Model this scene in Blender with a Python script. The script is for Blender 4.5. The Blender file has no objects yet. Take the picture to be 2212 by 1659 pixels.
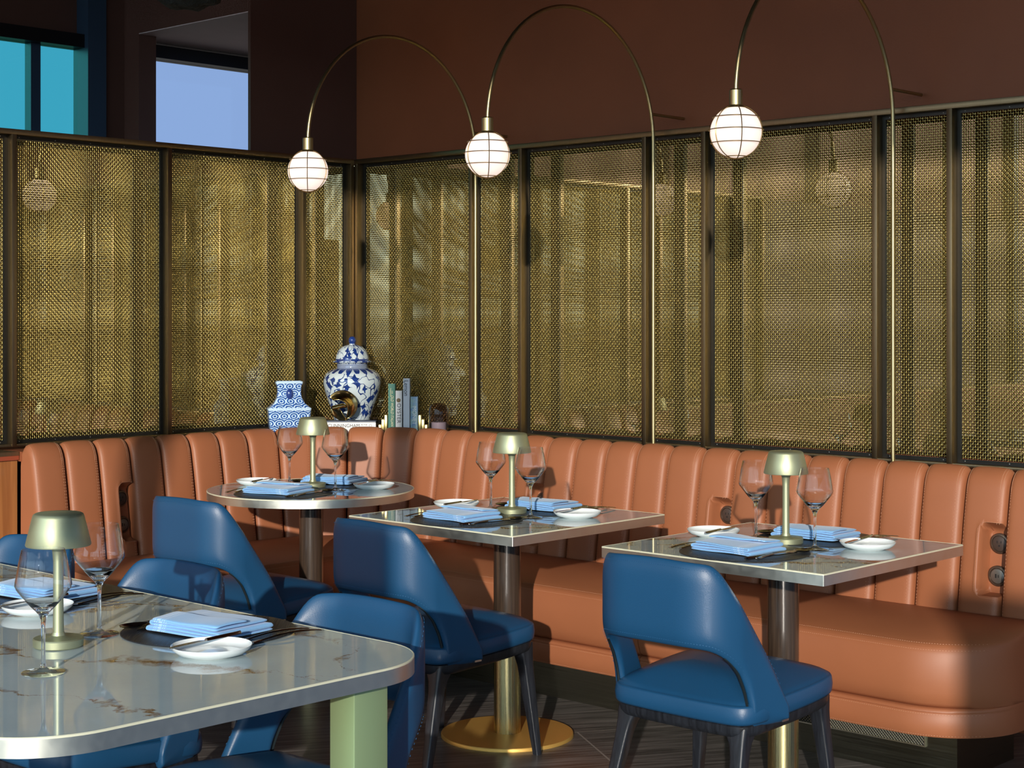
# Restaurant corner: curved leather banquette, woven brass screens, arc lamps, laid tables, blue leather chairs.
# World axes follow the room: x runs along the long screen wall, y runs towards that wall, z is up (metres).
import bpy, bmesh, math, random
import numpy as np
from mathutils import Vector, Matrix

R = math.radians
PI = math.pi
scene = bpy.context.scene
COL = scene.collection
rnd = random.Random(7)

# ------------------------------------------------------------------ materials
def new_mat(name):
    m = bpy.data.materials.new(name)
    m.use_nodes = True
    nt = m.node_tree
    for n in list(nt.nodes):
        nt.nodes.remove(n)
    return m, nt, nt.nodes, nt.links

def principled(name, color, rough=0.5, metal=0.0, spec=0.5, bump=0.0, bump_scale=200.0, var=0.0, var_scale=6.0,
               coat=0.0, emit=None, estr=0.0, stretch=None, aniso=0.0, rough_var=0.0, bump_dist=0.002, coat_rough=0.05):
    m, nt, N, L = new_mat(name)
    out = N.new('ShaderNodeOutputMaterial')
    b = N.new('ShaderNodeBsdfPrincipled')
    L.new(b.outputs[0], out.inputs[0])
    b.inputs['Base Color'].default_value = (*color, 1)
    b.inputs['Roughness'].default_value = rough
    b.inputs['Metallic'].default_value = metal
    b.inputs['Specular IOR Level'].default_value = spec
    b.inputs['Coat Weight'].default_value = coat
    b.inputs['Coat Roughness'].default_value = coat_rough
    b.inputs['Anisotropic'].default_value = aniso
    if emit:
        b.inputs['Emission Color'].default_value = (*emit, 1)
        b.inputs['Emission Strength'].default_value = estr
    tc = N.new('ShaderNodeTexCoord')
    vec = tc.outputs['Object']
    if stretch:
        mp = N.new('ShaderNodeMapping')
        mp.inputs['Scale'].default_value = stretch
        L.new(vec, mp.inputs[0])
        vec = mp.outputs[0]
    if var > 0 or rough_var > 0:
        nz = N.new('ShaderNodeTexNoise')
        nz.inputs['Scale'].default_value = var_scale
        nz.inputs['Detail'].default_value = 5
        L.new(vec, nz.inputs['Vector'])
    if var > 0:
        mx = N.new('ShaderNodeMix'); mx.data_type = 'RGBA'
        mx.inputs[6].default_value = (*[c * (1 - var) for c in color], 1)
        mx.inputs[7].default_value = (*[min(1, c * (1 + var)) for c in color], 1)
        L.new(nz.outputs['Fac'], mx.inputs[0])
        L.new(mx.outputs[2], b.inputs['Base Color'])
    if rough_var > 0:
        mr = N.new('ShaderNodeMapRange')
        mr.inputs[1].default_value = 0.3; mr.inputs[2].default_value = 0.7
        mr.inputs[3].default_value = max(0, rough - rough_var); mr.inputs[4].default_value = rough + rough_var
        L.new(nz.outputs['Fac'], mr.inputs[0])
        L.new(mr.outputs[0], b.inputs['Roughness'])
    if bump > 0:
        n2 = N.new('ShaderNodeTexNoise')
        n2.inputs['Scale'].default_value = bump_scale
        n2.inputs['Detail'].default_value = 3
        L.new(vec, n2.inputs['Vector'])
        bp = N.new('ShaderNodeBump')
        bp.inputs['Strength'].default_value = bump
        bp.inputs['Distance'].default_value = bump_dist
        L.new(n2.outputs['Fac'], bp.inputs['Height'])
        L.new(bp.outputs[0], b.inputs['Normal'])
    return m

def math_node(N, L, op, a, b=None, c=None):
    n = N.new('ShaderNodeMath'); n.operation = op
    for i, v in enumerate((a, b, c)):
        if v is None: continue
        if isinstance(v, (int, float)): n.inputs[i].default_value = v
        else: L.new(v, n.inputs[i])
    return n.outputs[0]

def mix_col(N, L, fac, a, b):
    n = N.new('ShaderNodeMix'); n.data_type = 'RGBA'
    if isinstance(fac, (int, float)): n.inputs[0].default_value = fac
    else: L.new(fac, n.inputs[0])
    for i, v in ((6, a), (7, b)):
        if isinstance(v, tuple): n.inputs[i].default_value = (*v, 1)
        else: L.new(v, n.inputs[i])
    return n.outputs[2]

def leather(name, color, rough, scale=420, strength=0.25, sheen=0.3):
    m, nt, N, L = new_mat(name)
    out = N.new('ShaderNodeOutputMaterial'); b = N.new('ShaderNodeBsdfPrincipled')
    L.new(b.outputs[0], out.inputs[0])
    tc = N.new('ShaderNodeTexCoord')
    vo = N.new('ShaderNodeTexVoronoi'); vo.inputs['Scale'].default_value = scale
    L.new(tc.outputs['Object'], vo.inputs['Vector'])
    nz = N.new('ShaderNodeTexNoise'); nz.inputs['Scale'].default_value = 5; nz.inputs['Detail'].default_value = 4
    L.new(tc.outputs['Object'], nz.inputs['Vector'])
    col = mix_col(N, L, nz.outputs['Fac'], tuple(c * 0.9 for c in color), tuple(c * 1.1 for c in color))
    L.new(col, b.inputs['Base Color'])
    b.inputs['Roughness'].default_value = rough
    b.inputs['Specular IOR Level'].default_value = 0.45
    bp = N.new('ShaderNodeBump'); bp.inputs['Strength'].default_value = strength; bp.inputs['Distance'].default_value = 0.001
    L.new(vo.outputs['Distance'], bp.inputs['Height'])
    L.new(bp.outputs[0], b.inputs['Normal'])
    return m

def marble(name):
    m, nt, N, L = new_mat(name)
    out = N.new('ShaderNodeOutputMaterial'); b = N.new('ShaderNodeBsdfPrincipled')
    L.new(b.outputs[0], out.inputs[0])
    tc = N.new('ShaderNodeTexCoord')
    mp = N.new('ShaderNodeMapping'); mp.inputs['Rotation'].default_value = (0, 0, R(70))
    mp.inputs['Location'].default_value = (0.37, 1.21, 0)
    L.new(tc.outputs['Object'], mp.inputs[0])
    w = N.new('ShaderNodeTexNoise'); w.inputs['Scale'].default_value = 2.2; w.inputs['Detail'].default_value = 8; w.inputs['Roughness'].default_value = 0.62
    L.new(mp.outputs[0], w.inputs['Vector'])
    mx = N.new('ShaderNodeVectorMath'); mx.operation = 'MULTIPLY_ADD'
    L.new(w.outputs['Color'], mx.inputs[0]); mx.inputs[1].default_value = (0.55, 0.55, 0.2)
    L.new(mp.outputs[0], mx.inputs[2])
    sc = N.new('ShaderNodeMapping'); sc.inputs['Scale'].default_value = (3.0, 0.8, 1)
    L.new(mx.outputs[0], sc.inputs[0])
    vo = N.new('ShaderNodeTexVoronoi'); vo.feature = 'DISTANCE_TO_EDGE'; vo.inputs['Scale'].default_value = 0.9
    L.new(sc.outputs[0], vo.inputs['Vector'])
    pres = N.new('ShaderNodeTexNoise'); pres.inputs['Scale'].default_value = 2.6; pres.inputs['Detail'].default_value = 3
    L.new(mp.outputs[0], pres.inputs['Vector'])
    width = math_node(N, L, 'MULTIPLY', math_node(N, L, 'SUBTRACT', pres.outputs['Fac'], 0.36), 0.30)
    width = math_node(N, L, 'MAXIMUM', width, 0.002)
    vein = math_node(N, L, 'SUBTRACT', 1.0, math_node(N, L, 'DIVIDE', vo.outputs['Distance'], width))
    vein = math_node(N, L, 'MAXIMUM', vein, 0.0)
    brk = N.new('ShaderNodeTexNoise'); brk.inputs['Scale'].default_value = 26; brk.inputs['Detail'].default_value = 6
    L.new(mx.outputs[0], brk.inputs['Vector'])
    br = N.new('ShaderNodeMapRange'); br.inputs[1].default_value = 0.34; br.inputs[2].default_value = 0.56
    L.new(brk.outputs['Fac'], br.inputs[0])
    vein = math_node(N, L, 'MULTIPLY', math_node(N, L, 'POWER', vein, 0.7), br.outputs[0])
    cloud = N.new('ShaderNodeTexNoise'); cloud.inputs['Scale'].default_value = 3.2; cloud.inputs['Detail'].default_value = 6
    L.new(mx.outputs[0], cloud.inputs['Vector'])
    base = mix_col(N, L, cloud.outputs['Fac'], (0.37, 0.44, 0.45), (0.57, 0.66, 0.67))
    col = mix_col(N, L, vein, base, (0.20, 0.085, 0.02))
    L.new(col, b.inputs['Base Color'])
    b.inputs['Roughness'].default_value = 0.035
    b.inputs['Specular IOR Level'].default_value = 0.6
    return m

def brushed(name, color, rough=0.3, axis='z', amount=0.06, var=0.25):
    """metal with fine brushing lines"""
    m, nt, N, L = new_mat(name)
    out = N.new('ShaderNodeOutputMaterial'); b = N.new('ShaderNodeBsdfPrincipled')
    L.new(b.outputs[0], out.inputs[0])
    tc = N.new('ShaderNodeTexCoord'); mp = N.new('ShaderNodeMapping')
    mp.inputs['Scale'].default_value = {'z': (3, 3, 260), 'v': (260, 260, 3), 'n': (40, 40, 40)}[axis]
    L.new(tc.outputs['Object'], mp.inputs[0])
    nz = N.new('ShaderNodeTexNoise'); nz.inputs['Scale'].default_value = 1.0; nz.inputs['Detail'].default_value = 3
    L.new(mp.outputs[0], nz.inputs['Vector'])
    b.inputs['Metallic'].default_value = 1.0
    col = mix_col(N, L, nz.outputs['Fac'], tuple(c * (1 - var) for c in color), tuple(min(1, c * (1 + var)) for c in color))
    L.new(col, b.inputs['Base Color'])
    mr = N.new('ShaderNodeMapRange'); mr.inputs[1].default_value = 0.25; mr.inputs[2].default_value = 0.75
    mr.inputs[3].default_value = rough - amount; mr.inputs[4].default_value = rough + amount
    L.new(nz.outputs['Fac'], mr.inputs[0]); L.new(mr.outputs[0], b.inputs['Roughness'])
    return m

def wood(name, dark, light, rough=0.35, scale=1.0, vertical=True, coat=0.2):
    m, nt, N, L = new_mat(name)
    out = N.new('ShaderNodeOutputMaterial'); b = N.new('ShaderNodeBsdfPrincipled')
    L.new(b.outputs[0], out.inputs[0])
    tc = N.new('ShaderNodeTexCoord'); mp = N.new('ShaderNodeMapping')
    mp.inputs['Scale'].default_value = (30 * scale, 30 * scale, 1.6 * scale) if vertical else (1.6 * scale, 30 * scale, 30 * scale)
    L.new(tc.outputs['Object'], mp.inputs[0])
    nz = N.new('ShaderNodeTexNoise'); nz.inputs['Scale'].default_value = 1.6; nz.inputs['Detail'].default_value = 8; nz.inputs['Distortion'].default_value = 0.6
    L.new(mp.outputs[0], nz.inputs['Vector'])
    mr = N.new('ShaderNodeMapRange'); mr.inputs[1].default_value = 0.3; mr.inputs[2].default_value = 0.7
    L.new(nz.outputs['Fac'], mr.inputs[0])
    L.new(mix_col(N, L, mr.outputs[0], dark, light), b.inputs['Base Color'])
    b.inputs['Roughness'].default_value = rough
    b.inputs['Coat Weight'].default_value = coat
    bp = N.new('ShaderNodeBump'); bp.inputs['Strength'].default_value = 0.15; bp.inputs['Distance'].default_value = 0.001
    L.new(nz.outputs['Fac'], bp.inputs['Height']); L.new(bp.outputs[0], b.inputs['Normal'])
    return m

def floor_mat():
    m, nt, N, L = new_mat('dark_plank_tile')
    out = N.new('ShaderNodeOutputMaterial'); b = N.new('ShaderNodeBsdfPrincipled')
    L.new(b.outputs[0], out.inputs[0])
    tc = N.new('ShaderNodeTexCoord'); mp = N.new('ShaderNodeMapping')
    mp.inputs['Rotation'].default_value = (0, 0, R(-57.5)); mp.inputs['Location'].default_value = (0.24, 0.17, 0)
    L.new(tc.outputs['Object'], mp.inputs[0])
    bk = N.new('ShaderNodeTexBrick')
    bk.inputs['Scale'].default_value = 1.0; bk.inputs['Mortar Size'].default_value = 0.0035
    bk.inputs['Brick Width'].default_value = 1.24; bk.inputs['Row Height'].default_value = 0.62
    bk.inputs['Mortar Smooth'].default_value = 0.1
    bk.inputs['Color1'].default_value = (0.75, 0.75, 0.75, 1); bk.inputs['Color2'].default_value = (1.15, 1.15, 1.15, 1)
    bk.inputs['Mortar'].default_value = (1, 1, 1, 1)
    L.new(mp.outputs[0], bk.inputs['Vector'])
    st = N.new('ShaderNodeMapping'); st.inputs['Scale'].default_value = (2.5, 40, 1)
    L.new(mp.outputs[0], st.inputs[0])
    nz = N.new('ShaderNodeTexNoise'); nz.inputs['Scale'].default_value = 1.3; nz.inputs['Detail'].default_value = 8
    L.new(st.outputs[0], nz.inputs['Vector'])
    mr = N.new('ShaderNodeMapRange'); mr.inputs[1].default_value = 0.32; mr.inputs[2].default_value = 0.72
    L.new(nz.outputs['Fac'], mr.inputs[0])
    col = mix_col(N, L, mr.outputs[0], (0.048, 0.042, 0.038), (0.25, 0.225, 0.205))
    mul = N.new('ShaderNodeMix'); mul.data_type = 'RGBA'; mul.blend_type = 'MULTIPLY'; mul.inputs[0].default_value = 1
    L.new(col, mul.inputs[6]); L.new(bk.outputs['Color'], mul.inputs[7])
    col = mix_col(N, L, bk.outputs['Fac'], mul.outputs[2], (0.30, 0.27, 0.24))
    L.new(col, b.inputs['Base Color'])
    b.inputs['Roughness'].default_value = 0.30
    bp = N.new('ShaderNodeBump'); bp.inputs['Strength'].default_value = 0.25; bp.inputs['Distance'].default_value = 0.001
    L.new(nz.outputs['Fac'], bp.inputs['Height']); L.new(bp.outputs[0], b.inputs['Normal'])
    return m

def thin_glass(name, tint=(1, 1, 1), refl=1.0, rough=0.0):
    m, nt, N, L = new_mat(name)
    out = N.new('ShaderNodeOutputMaterial'); mix = N.new('ShaderNodeMixShader')
    tr = N.new('ShaderNodeBsdfTransparent'); tr.inputs[0].default_value = (*tint, 1)
    gl = N.new('ShaderNodeBsdfGlossy'); gl.inputs['Roughness'].default_value = rough
    ge = N.new('ShaderNodeNewGeometry'); dp = N.new('ShaderNodeVectorMath'); dp.operation = 'DOT_PRODUCT'
    L.new(ge.outputs['Incoming'], dp.inputs[0]); L.new(ge.outputs['Normal'], dp.inputs[1])
    c = math_node(N, L, 'SUBTRACT', 1.0, math_node(N, L, 'ABSOLUTE', dp.outputs['Value']))
    f = math_node(N, L, 'MULTIPLY_ADD', math_node(N, L, 'POWER', c, 3.2), 0.97, 0.018)
    f = math_node(N, L, 'MINIMUM', math_node(N, L, 'MULTIPLY', f, refl), 1.0)
    L.new(f, mix.inputs[0]); L.new(tr.outputs[0], mix.inputs[1]); L.new(gl.outputs[0], mix.inputs[2])
    L.new(mix.outputs[0], out.inputs[0])
    return m

def crystal(name):
    m, nt, N, L = new_mat(name)
    out = N.new('ShaderNodeOutputMaterial'); b = N.new('ShaderNodeBsdfPrincipled')
    b.inputs['Base Color'].default_value = (0.97, 0.99, 1, 1)
    b.inputs['Transmission Weight'].default_value = 1.0
    b.inputs['Roughness'].default_value = 0.0
    b.inputs['IOR'].default_value = 1.5
    L.new(b.outputs[0], out.inputs[0])
    return m

def napkin_mat():
    m, nt, N, L = new_mat('blue_linen')
    out = N.new('ShaderNodeOutputMaterial'); b = N.new('ShaderNodeBsdfPrincipled')
    L.new(b.outputs[0], out.inputs[0])
    tc = N.new('ShaderNodeTexCoord')
    sep = N.new('ShaderNodeSeparateXYZ'); L.new(tc.outputs['Object'], sep.inputs[0])
    x = sep.outputs[0]
    # woven stripes near one short end
    def band(c, w):
        d = math_node(N, L, 'ABSOLUTE', math_node(N, L, 'SUBTRACT', x, c))
        return math_node(N, L, 'LESS_THAN', d, w)
    s = band(0.072, 0.005)
    for c in (0.055, 0.061, 0.083, 0.089):
        s = math_node(N, L, 'MAXIMUM', s, band(c, 0.0012))
    wv = N.new('ShaderNodeTexNoise'); wv.inputs['Scale'].default_value = 900
    L.new(tc.outputs['Object'], wv.inputs['Vector'])
    base = mix_col(N, L, wv.outputs['Fac'], (0.17, 0.39, 0.68), (0.27, 0.54, 0.86))
    L.new(mix_col(N, L, math_node(N, L, 'MULTIPLY', s, 0.7), base, (0.50, 0.68, 0.90)), b.inputs['Base Color'])
    b.inputs['Roughness'].default_value = 0.85
    b.inputs['Sheen Weight'].default_value = 0.3
    bp = N.new('ShaderNodeBump'); bp.inputs['Strength'].default_value = 0.2; bp.inputs['Distance'].default_value = 0.0006
    L.new(wv.outputs['Fac'], bp.inputs['Height']); L.new(bp.outputs[0], b.inputs['Normal'])
    return m

def mat_weave():
    m, nt, N, L = new_mat('black_woven_mat')
    out = N.new('ShaderNodeOutputMaterial'); b = N.new('ShaderNodeBsdfPrincipled')
    L.new(b.outputs[0], out.inputs[0])
    tc = N.new('ShaderNodeTexCoord')
    wa = N.new('ShaderNodeTexWave'); wa.inputs['Scale'].default_value = 130; wa.bands_direction = 'DIAGONAL'
    L.new(tc.outputs['Object'], wa.inputs['Vector'])
    L.new(mix_col(N, L, wa.outputs['Fac'], (0.006, 0.008, 0.012), (0.03, 0.034, 0.04)), b.inputs['Base Color'])
    b.inputs['Roughness'].default_value = 0.42
    bp = N.new('ShaderNodeBump'); bp.inputs['Strength'].default_value = 0.6; bp.inputs['Distance'].default_value = 0.001
    L.new(wa.outputs['Fac'], bp.inputs['Height']); L.new(bp.outputs[0], b.inputs['Normal'])
    return m

def jar_mat():
    """white glaze with cobalt leaves, vines and bands, mapped round the pot (angle, height)"""
    m, nt, N, L = new_mat('blue_white_porcelain')
    out = N.new('ShaderNodeOutputMaterial'); b = N.new('ShaderNodeBsdfPrincipled')
    L.new(b.outputs[0], out.inputs[0])
    tc = N.new('ShaderNodeTexCoord'); sep = N.new('ShaderNodeSeparateXYZ'); L.new(tc.outputs['Object'], sep.inputs[0])
    z = sep.outputs[2]
    ang = math_node(N, L, 'ARCTAN2', sep.outputs[1], sep.outputs[0])
    cmb = N.new('ShaderNodeCombineXYZ')
    L.new(math_node(N, L, 'MULTIPLY', ang, 0.125), cmb.inputs[0]); L.new(z, cmb.inputs[1])
    wob = N.new('ShaderNodeTexNoise'); wob.inputs['Scale'].default_value = 26; wob.inputs['Detail'].default_value = 2
    L.new(cmb.outputs[0], wob.inputs['Vector'])
    ma = N.new('ShaderNodeVectorMath'); ma.operation = 'MULTIPLY_ADD'; ma.inputs[1].default_value = (0.028, 0.028, 0)
    L.new(wob.outputs['Color'], ma.inputs[0]); L.new(cmb.outputs[0], ma.inputs[2])
    vo = N.new('ShaderNodeTexVoronoi'); vo.inputs['Scale'].default_value = 25; vo.voronoi_dimensions = '2D'; vo.distance = 'MINKOWSKI'; vo.inputs['Exponent'].default_value = 0.62
    L.new(ma.outputs[0], vo.inputs['Vector'])
    leaf = math_node(N, L, 'LESS_THAN', vo.outputs['Distance'], 0.60)
    pick = N.new('ShaderNodeSeparateColor'); L.new(vo.outputs['Color'], pick.inputs[0])
    leaf = math_node(N, L, 'MULTIPLY', leaf, math_node(N, L, 'GREATER_THAN', pick.outputs[0], 0.30))
    vine = N.new('ShaderNodeTexNoise'); vine.inputs['Scale'].default_value = 17; vine.inputs['Detail'].default_value = 1
    L.new(cmb.outputs[0], vine.inputs['Vector'])
    vl = math_node(N, L, 'LESS_THAN', math_node(N, L, 'ABSOLUTE', math_node(N, L, 'SUBTRACT', vine.outputs['Fac'], 0.5)), 0.014)
    blue = math_node(N, L, 'MAXIMUM', leaf, vl)
    def zband(a, c):
        return math_node(N, L, 'MULTIPLY', math_node(N, L, 'GREATER_THAN', z, a), math_node(N, L, 'LESS_THAN', z, c))
    # calm white lower shoulder edge, patterned neck band and lappet ring, dark foot ring, lid band
    neck = zband(0.282, 0.305)
    chk = N.new('ShaderNodeTexChecker'); chk.inputs['Scale'].default_value = 190
    L.new(cmb.outputs[0], chk.inputs['Vector'])
    chkf = math_node(N, L, 'ADD', math_node(N, L, 'MULTIPLY', chk.outputs['Fac'], 0.5), 0.4)
    blue = math_node(N, L, 'ADD', math_node(N, L, 'MULTIPLY', blue, math_node(N, L, 'SUBTRACT', 1, neck)), math_node(N, L, 'MULTIPLY', neck, chkf))
    lap = zband(0.262, 0.282)
    sc = math_node(N, L, 'GREATER_THAN', math_node(N, L, 'ADD', math_node(N, L, 'ABSOLUTE', math_node(N, L, 'SINE', math_node(N, L, 'MULTIPLY', ang, 9.0))), math_node(N, L, 'MULTIPLY', math_node(N, L, 'SUBTRACT', z, 0.272), 40)), 0.45)
    blue = math_node(N, L, 'ADD', math_node(N, L, 'MULTIPLY', blue, math_node(N, L, 'SUBTRACT', 1, lap)), math_node(N, L, 'MULTIPLY', lap, sc))
    for a, c in ((0.0, 0.034), (0.319, 0.327), (0.396, 0.45)):
        blue = math_node(N, L, 'MAXIMUM', blue, zband(a, c))
    blue = math_node(N, L, 'MINIMUM', blue, 1.0)
    shade = N.new('ShaderNodeTexNoise'); shade.inputs['Scale'].default_value = 60
    L.new(tc.outputs['Object'], shade.inputs['Vector'])
    cob = mix_col(N, L, shade.outputs['Fac'], (0.004, 0.008, 0.05), (0.02, 0.065, 0.30))
    L.new(mix_col(N, L, blue, (0.56, 0.64, 0.66), cob), b.inputs['Base Color'])
    b.inputs['Roughness'].default_value = 0.08
    b.inputs['Coat Weight'].default_value = 0.6
    return m

def vase_mat():
    m, nt, N, L = new_mat('blue_white_scroll_porcelain')
    out = N.new('ShaderNodeOutputMaterial'); b = N.new('ShaderNodeBsdfPrincipled')
    L.new(b.outputs[0], out.inputs[0])
    tc = N.new('ShaderNodeTexCoord'); sep = N.new('ShaderNodeSeparateXYZ'); L.new(tc.outputs['Object'], sep.inputs[0])
    cmb = N.new('ShaderNodeCombineXYZ')
    L.new(math_node(N, L, 'ADD', sep.outputs[0], math_node(N, L, 'MULTIPLY', sep.outputs[1], 0.9)), cmb.inputs[0]); L.new(sep.outputs[2], cmb.inputs[1])
    # offset rows of scroll rings
    row = math_node(N, L, 'FLOOR', math_node(N, L, 'DIVIDE', sep.outputs[2], 0.033))
    sx = math_node(N, L, 'ADD', math_node(N, L, 'DIVIDE', cmb.inputs[0].links[0].from_socket, 0.042), math_node(N, L, 'MULTIPLY', row, 0.5))
    fx = math_node(N, L, 'SUBTRACT', math_node(N, L, 'FRACT', sx), 0.5)
    fz = math_node(N, L, 'SUBTRACT', math_node(N, L, 'FRACT', math_node(N, L, 'DIVIDE', sep.outputs[2], 0.033)), 0.35)
    d = math_node(N, L, 'SQRT', math_node(N, L, 'ADD', math_node(N, L, 'POWER', fx, 2), math_node(N, L, 'POWER', fz, 2)))
    ring = math_node(N, L, 'SINE', math_node(N, L, 'MULTIPLY', d, 24))
    blue = math_node(N, L, 'GREATER_THAN', ring, -0.25)
    rim = math_node(N, L, 'MAXIMUM', math_node(N, L, 'GREATER_THAN', sep.outputs[2], 0.222),
                    math_node(N, L, 'LESS_THAN', math_node(N, L, 'ABSOLUTE', math_node(N, L, 'SUBTRACT', sep.outputs[2], 0.108)), 0.006))
    blue = math_node(N, L, 'MULTIPLY', blue, math_node(N, L, 'SUBTRACT', 1, math_node(N, L, 'MULTIPLY', rim, 0.9)))
    nz = N.new('ShaderNodeTexNoise'); nz.inputs['Scale'].default_value = 90
    L.new(tc.outputs['Object'], nz.inputs['Vector'])
    cob = mix_col(N, L, nz.outputs['Fac'], (0.008, 0.03, 0.16), (0.04, 0.15, 0.50))
    L.new(mix_col(N, L, blue, (0.55, 0.72, 0.86), cob), b.inputs['Base Color'])
    b.inputs['Roughness'].default_value = 0.1; b.inputs['Coat Weight'].default_value = 0.5
    return m

def cover_mat(name, ca, cb, scale):
    m, nt, N, L = new_mat(name)
    out = N.new('ShaderNodeOutputMaterial'); b = N.new('ShaderNodeBsdfPrincipled')
    L.new(b.outputs[0], out.inputs[0])
    tc = N.new('ShaderNodeTexCoord'); nz = N.new('ShaderNodeTexNoise'); nz.inputs['Scale'].default_value = scale; nz.inputs['Detail'].default_value = 4
    L.new(tc.outputs['Object'], nz.inputs['Vector'])
    mr = N.new('ShaderNodeMapRange'); mr.inputs[1].default_value = 0.4; mr.inputs[2].default_value = 0.6
    L.new(nz.outputs['Fac'], mr.inputs[0])
    L.new(mix_col(N, L, mr.outputs[0], ca, cb), b.inputs['Base Color'])
    b.inputs['Roughness'].default_value = 0.4
    return m

M = {}
M['tan'] = leather('tan_leather', (0.338, 0.117, 0.050), 0.50, 500, 0.07)
M['tan_dark'] = principled('tan_welt', (0.26, 0.075, 0.028), 0.55)
M['thread'] = principled('pale_thread', (0.56, 0.29, 0.17), 0.7)
M['blue'] = leather('blue_leather', (0.0095, 0.064, 0.150), 0.40, 330, 0.10)
M['blue_thread'] = principled('blue_thread', (0.018, 0.10, 0.23), 0.6)
M['zip'] = principled('dark_zip', (0.02, 0.03, 0.035), 0.4, metal=0.5)
M['ebony'] = wood('black_stained_ash', (0.006, 0.007, 0.010), (0.020, 0.024, 0.032), 0.42, 2.0, True, 0.1)
M['marble'] = marble('veined_marble')
M['edge'] = brushed('brushed_champagne_edge', (0.70, 0.70, 0.62), 0.38, 'n', 0.04, 0.05)
M['edge_lip'] = principled('brass_lip_glint', (0.86, 0.84, 0.62), 0.40, metal=0.25)  # glint along the brass lip put into a pale, mostly diffuse colour
M['brass_col'] = brushed('brushed_brass_column', (0.55, 0.47, 0.24), 0.28, 'v', 0.08, 0.15)
M['gold_disc'] = principled('satin_gold_base', (0.80, 0.48, 0.12), 0.45, metal=0.65, rough_var=0.05)
M['wood_col'] = wood('dark_walnut_column', (0.022, 0.014, 0.010), (0.072, 0.046, 0.030), 0.28, 1.5, True, 0.35)
M['wood_panel'] = wood('amber_wood_panel', (0.28, 0.10, 0.028), (0.42, 0.17, 0.05), 0.38, 0.8, True, 0.3)
M['lamp'] = principled('satin_champagne_lamp', (0.44, 0.46, 0.29), 0.48, metal=0.8, rough_var=0.04, var_scale=40)
M['pole'] = brushed('aged_brass_pole', (0.46, 0.37, 0.19), 0.36, 'v', 0.06, 0.12)
M['post'] = brushed('antique_bronze', (0.24, 0.18, 0.105), 0.40, 'v', 0.06, 0.15)
M['gunmetal'] = principled('dark_gunmetal', (0.045, 0.045, 0.042), 0.42, metal=0.9, rough_var=0.06)
M['wire'] = principled('woven_brass_wire', (0.47, 0.37, 0.135), 0.27, metal=1)
M['mirror'] = principled('antique_mirror', (0.66, 0.60, 0.46), 0.010, metal=0.97, var=0.10, var_scale=9)
M['screw'] = principled('steel_screw', (0.5, 0.5, 0.48), 0.3, metal=1)
M['globe'] = principled('opal_glass', (0.45, 0.42, 0.40), 0.35, emit=(1.0, 0.80, 0.70), estr=0.92)
M['cage'] = principled('dark_brass_cage', (0.30, 0.21, 0.09), 0.35, metal=1)
M['wall'] = principled('rust_plaster', (0.30, 0.088, 0.033), 0.52, var=0.25, var_scale=2.2, bump=0.3, bump_scale=130, bump_dist=0.002)
M['wall_dark'] = principled('umber_plaster', (0.12, 0.055, 0.040), 0.55, var=0.2, var_scale=2.5, bump=0.25, bump_scale=130)
M['soffit'] = principled('mauve_plaster', (0.80, 0.66, 0.66), 0.7, var=0.06)
M['ceiling'] = principled('dark_ceiling', (0.06, 0.045, 0.04), 0.7)
M['frame_dark'] = principled('black_window_frame', (0.018, 0.02, 0.024), 0.3, metal=0.6)
M['frame_blue'] = principled('reveal_reflected_blue', (0.035, 0.07, 0.12), 0.35)  # blue reflection on the reveal put into its base colour
M['pane_teal'] = thin_glass('teal_tinted_glass', (0.41, 0.95, 0.87), 1.0)
M['pane'] = thin_glass('clear_pane', (0.98, 0.98, 1.0), 0.6)
M['floor'] = floor_mat()
M['plinth'] = brushed('dark_bronze_plinth', (0.11, 0.11, 0.085), 0.34, 'z', 0.08, 0.2)
M['grille'] = principled('nickel_grille', (0.48, 0.47, 0.38), 0.35, metal=1)
M['black'] = principled('matte_black', (0.006, 0.006, 0.006), 0.6)
M['socket'] = principled('bronze_socket', (0.16, 0.115, 0.085), 0.38, metal=0.8)
M['socket_face'] = principled('brown_socket_face', (0.055, 0.036, 0.028), 0.45)
M['usb_face'] = principled('grey_socket_face', (0.20, 0.19, 0.17), 0.35, metal=0.7)
M['post_leg'] = principled('sage_gold_post', (0.32, 0.43, 0.22), 0.42, metal=0.5, rough_var=0.05)
M['china'] = principled('white_china', (0.86, 0.90, 0.89), 0.10, coat=0.5)
M['napkin'] = napkin_mat()
M['mat'] = mat_weave()
M['cutlery'] = principled('dark_polished_steel', (0.52, 0.50, 0.48), 0.15, metal=1)
M['bowl'] = thin_glass('wine_glass_bowl', (0.985, 0.99, 0.995), 1.35)
M['crystal'] = crystal('solid_crystal')
M['jar'] = jar_mat()
M['vase'] = vase_mat()
M['old_brass'] = principled('polished_old_brass', (0.62, 0.48, 0.20), 0.16, metal=1, var=0.25, var_scale=14, rough_var=0.08)
M['smoke'] = thin_glass('smoky_glass', (0.62, 0.52, 0.52), 1.4)
M['candle'] = principled('pale_wax', (0.55, 0.60, 0.70), 0.5)
M['bk_green'] = principled('green_cloth', (0.006, 0.13, 0.085), 0.5)
M['bk_white'] = principled('white_paper_cover', (0.70, 0.70, 0.68), 0.4)
M['bk_grey'] = principled('pale_grey_cover', (0.72, 0.75, 0.80), 0.4)
M['bk_art'] = cover_mat('painted_pond_cover', (0.16, 0.30, 0.50), (0.34, 0.50, 0.46), 40)
M['bk_navy'] = principled('navy_cover', (0.02, 0.035, 0.075), 0.4)
M['paper'] = principled('page_edges', (0.62, 0.58, 0.50), 0.8, stretch=(1, 1, 60), var=0.15, var_scale=6)
M['gilt'] = principled('gilt_block', (0.75, 0.60, 0.26), 0.28, metal=1)
M['ink_gold'] = principled('gold_lettering', (0.70, 0.62, 0.36), 0.45)
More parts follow.
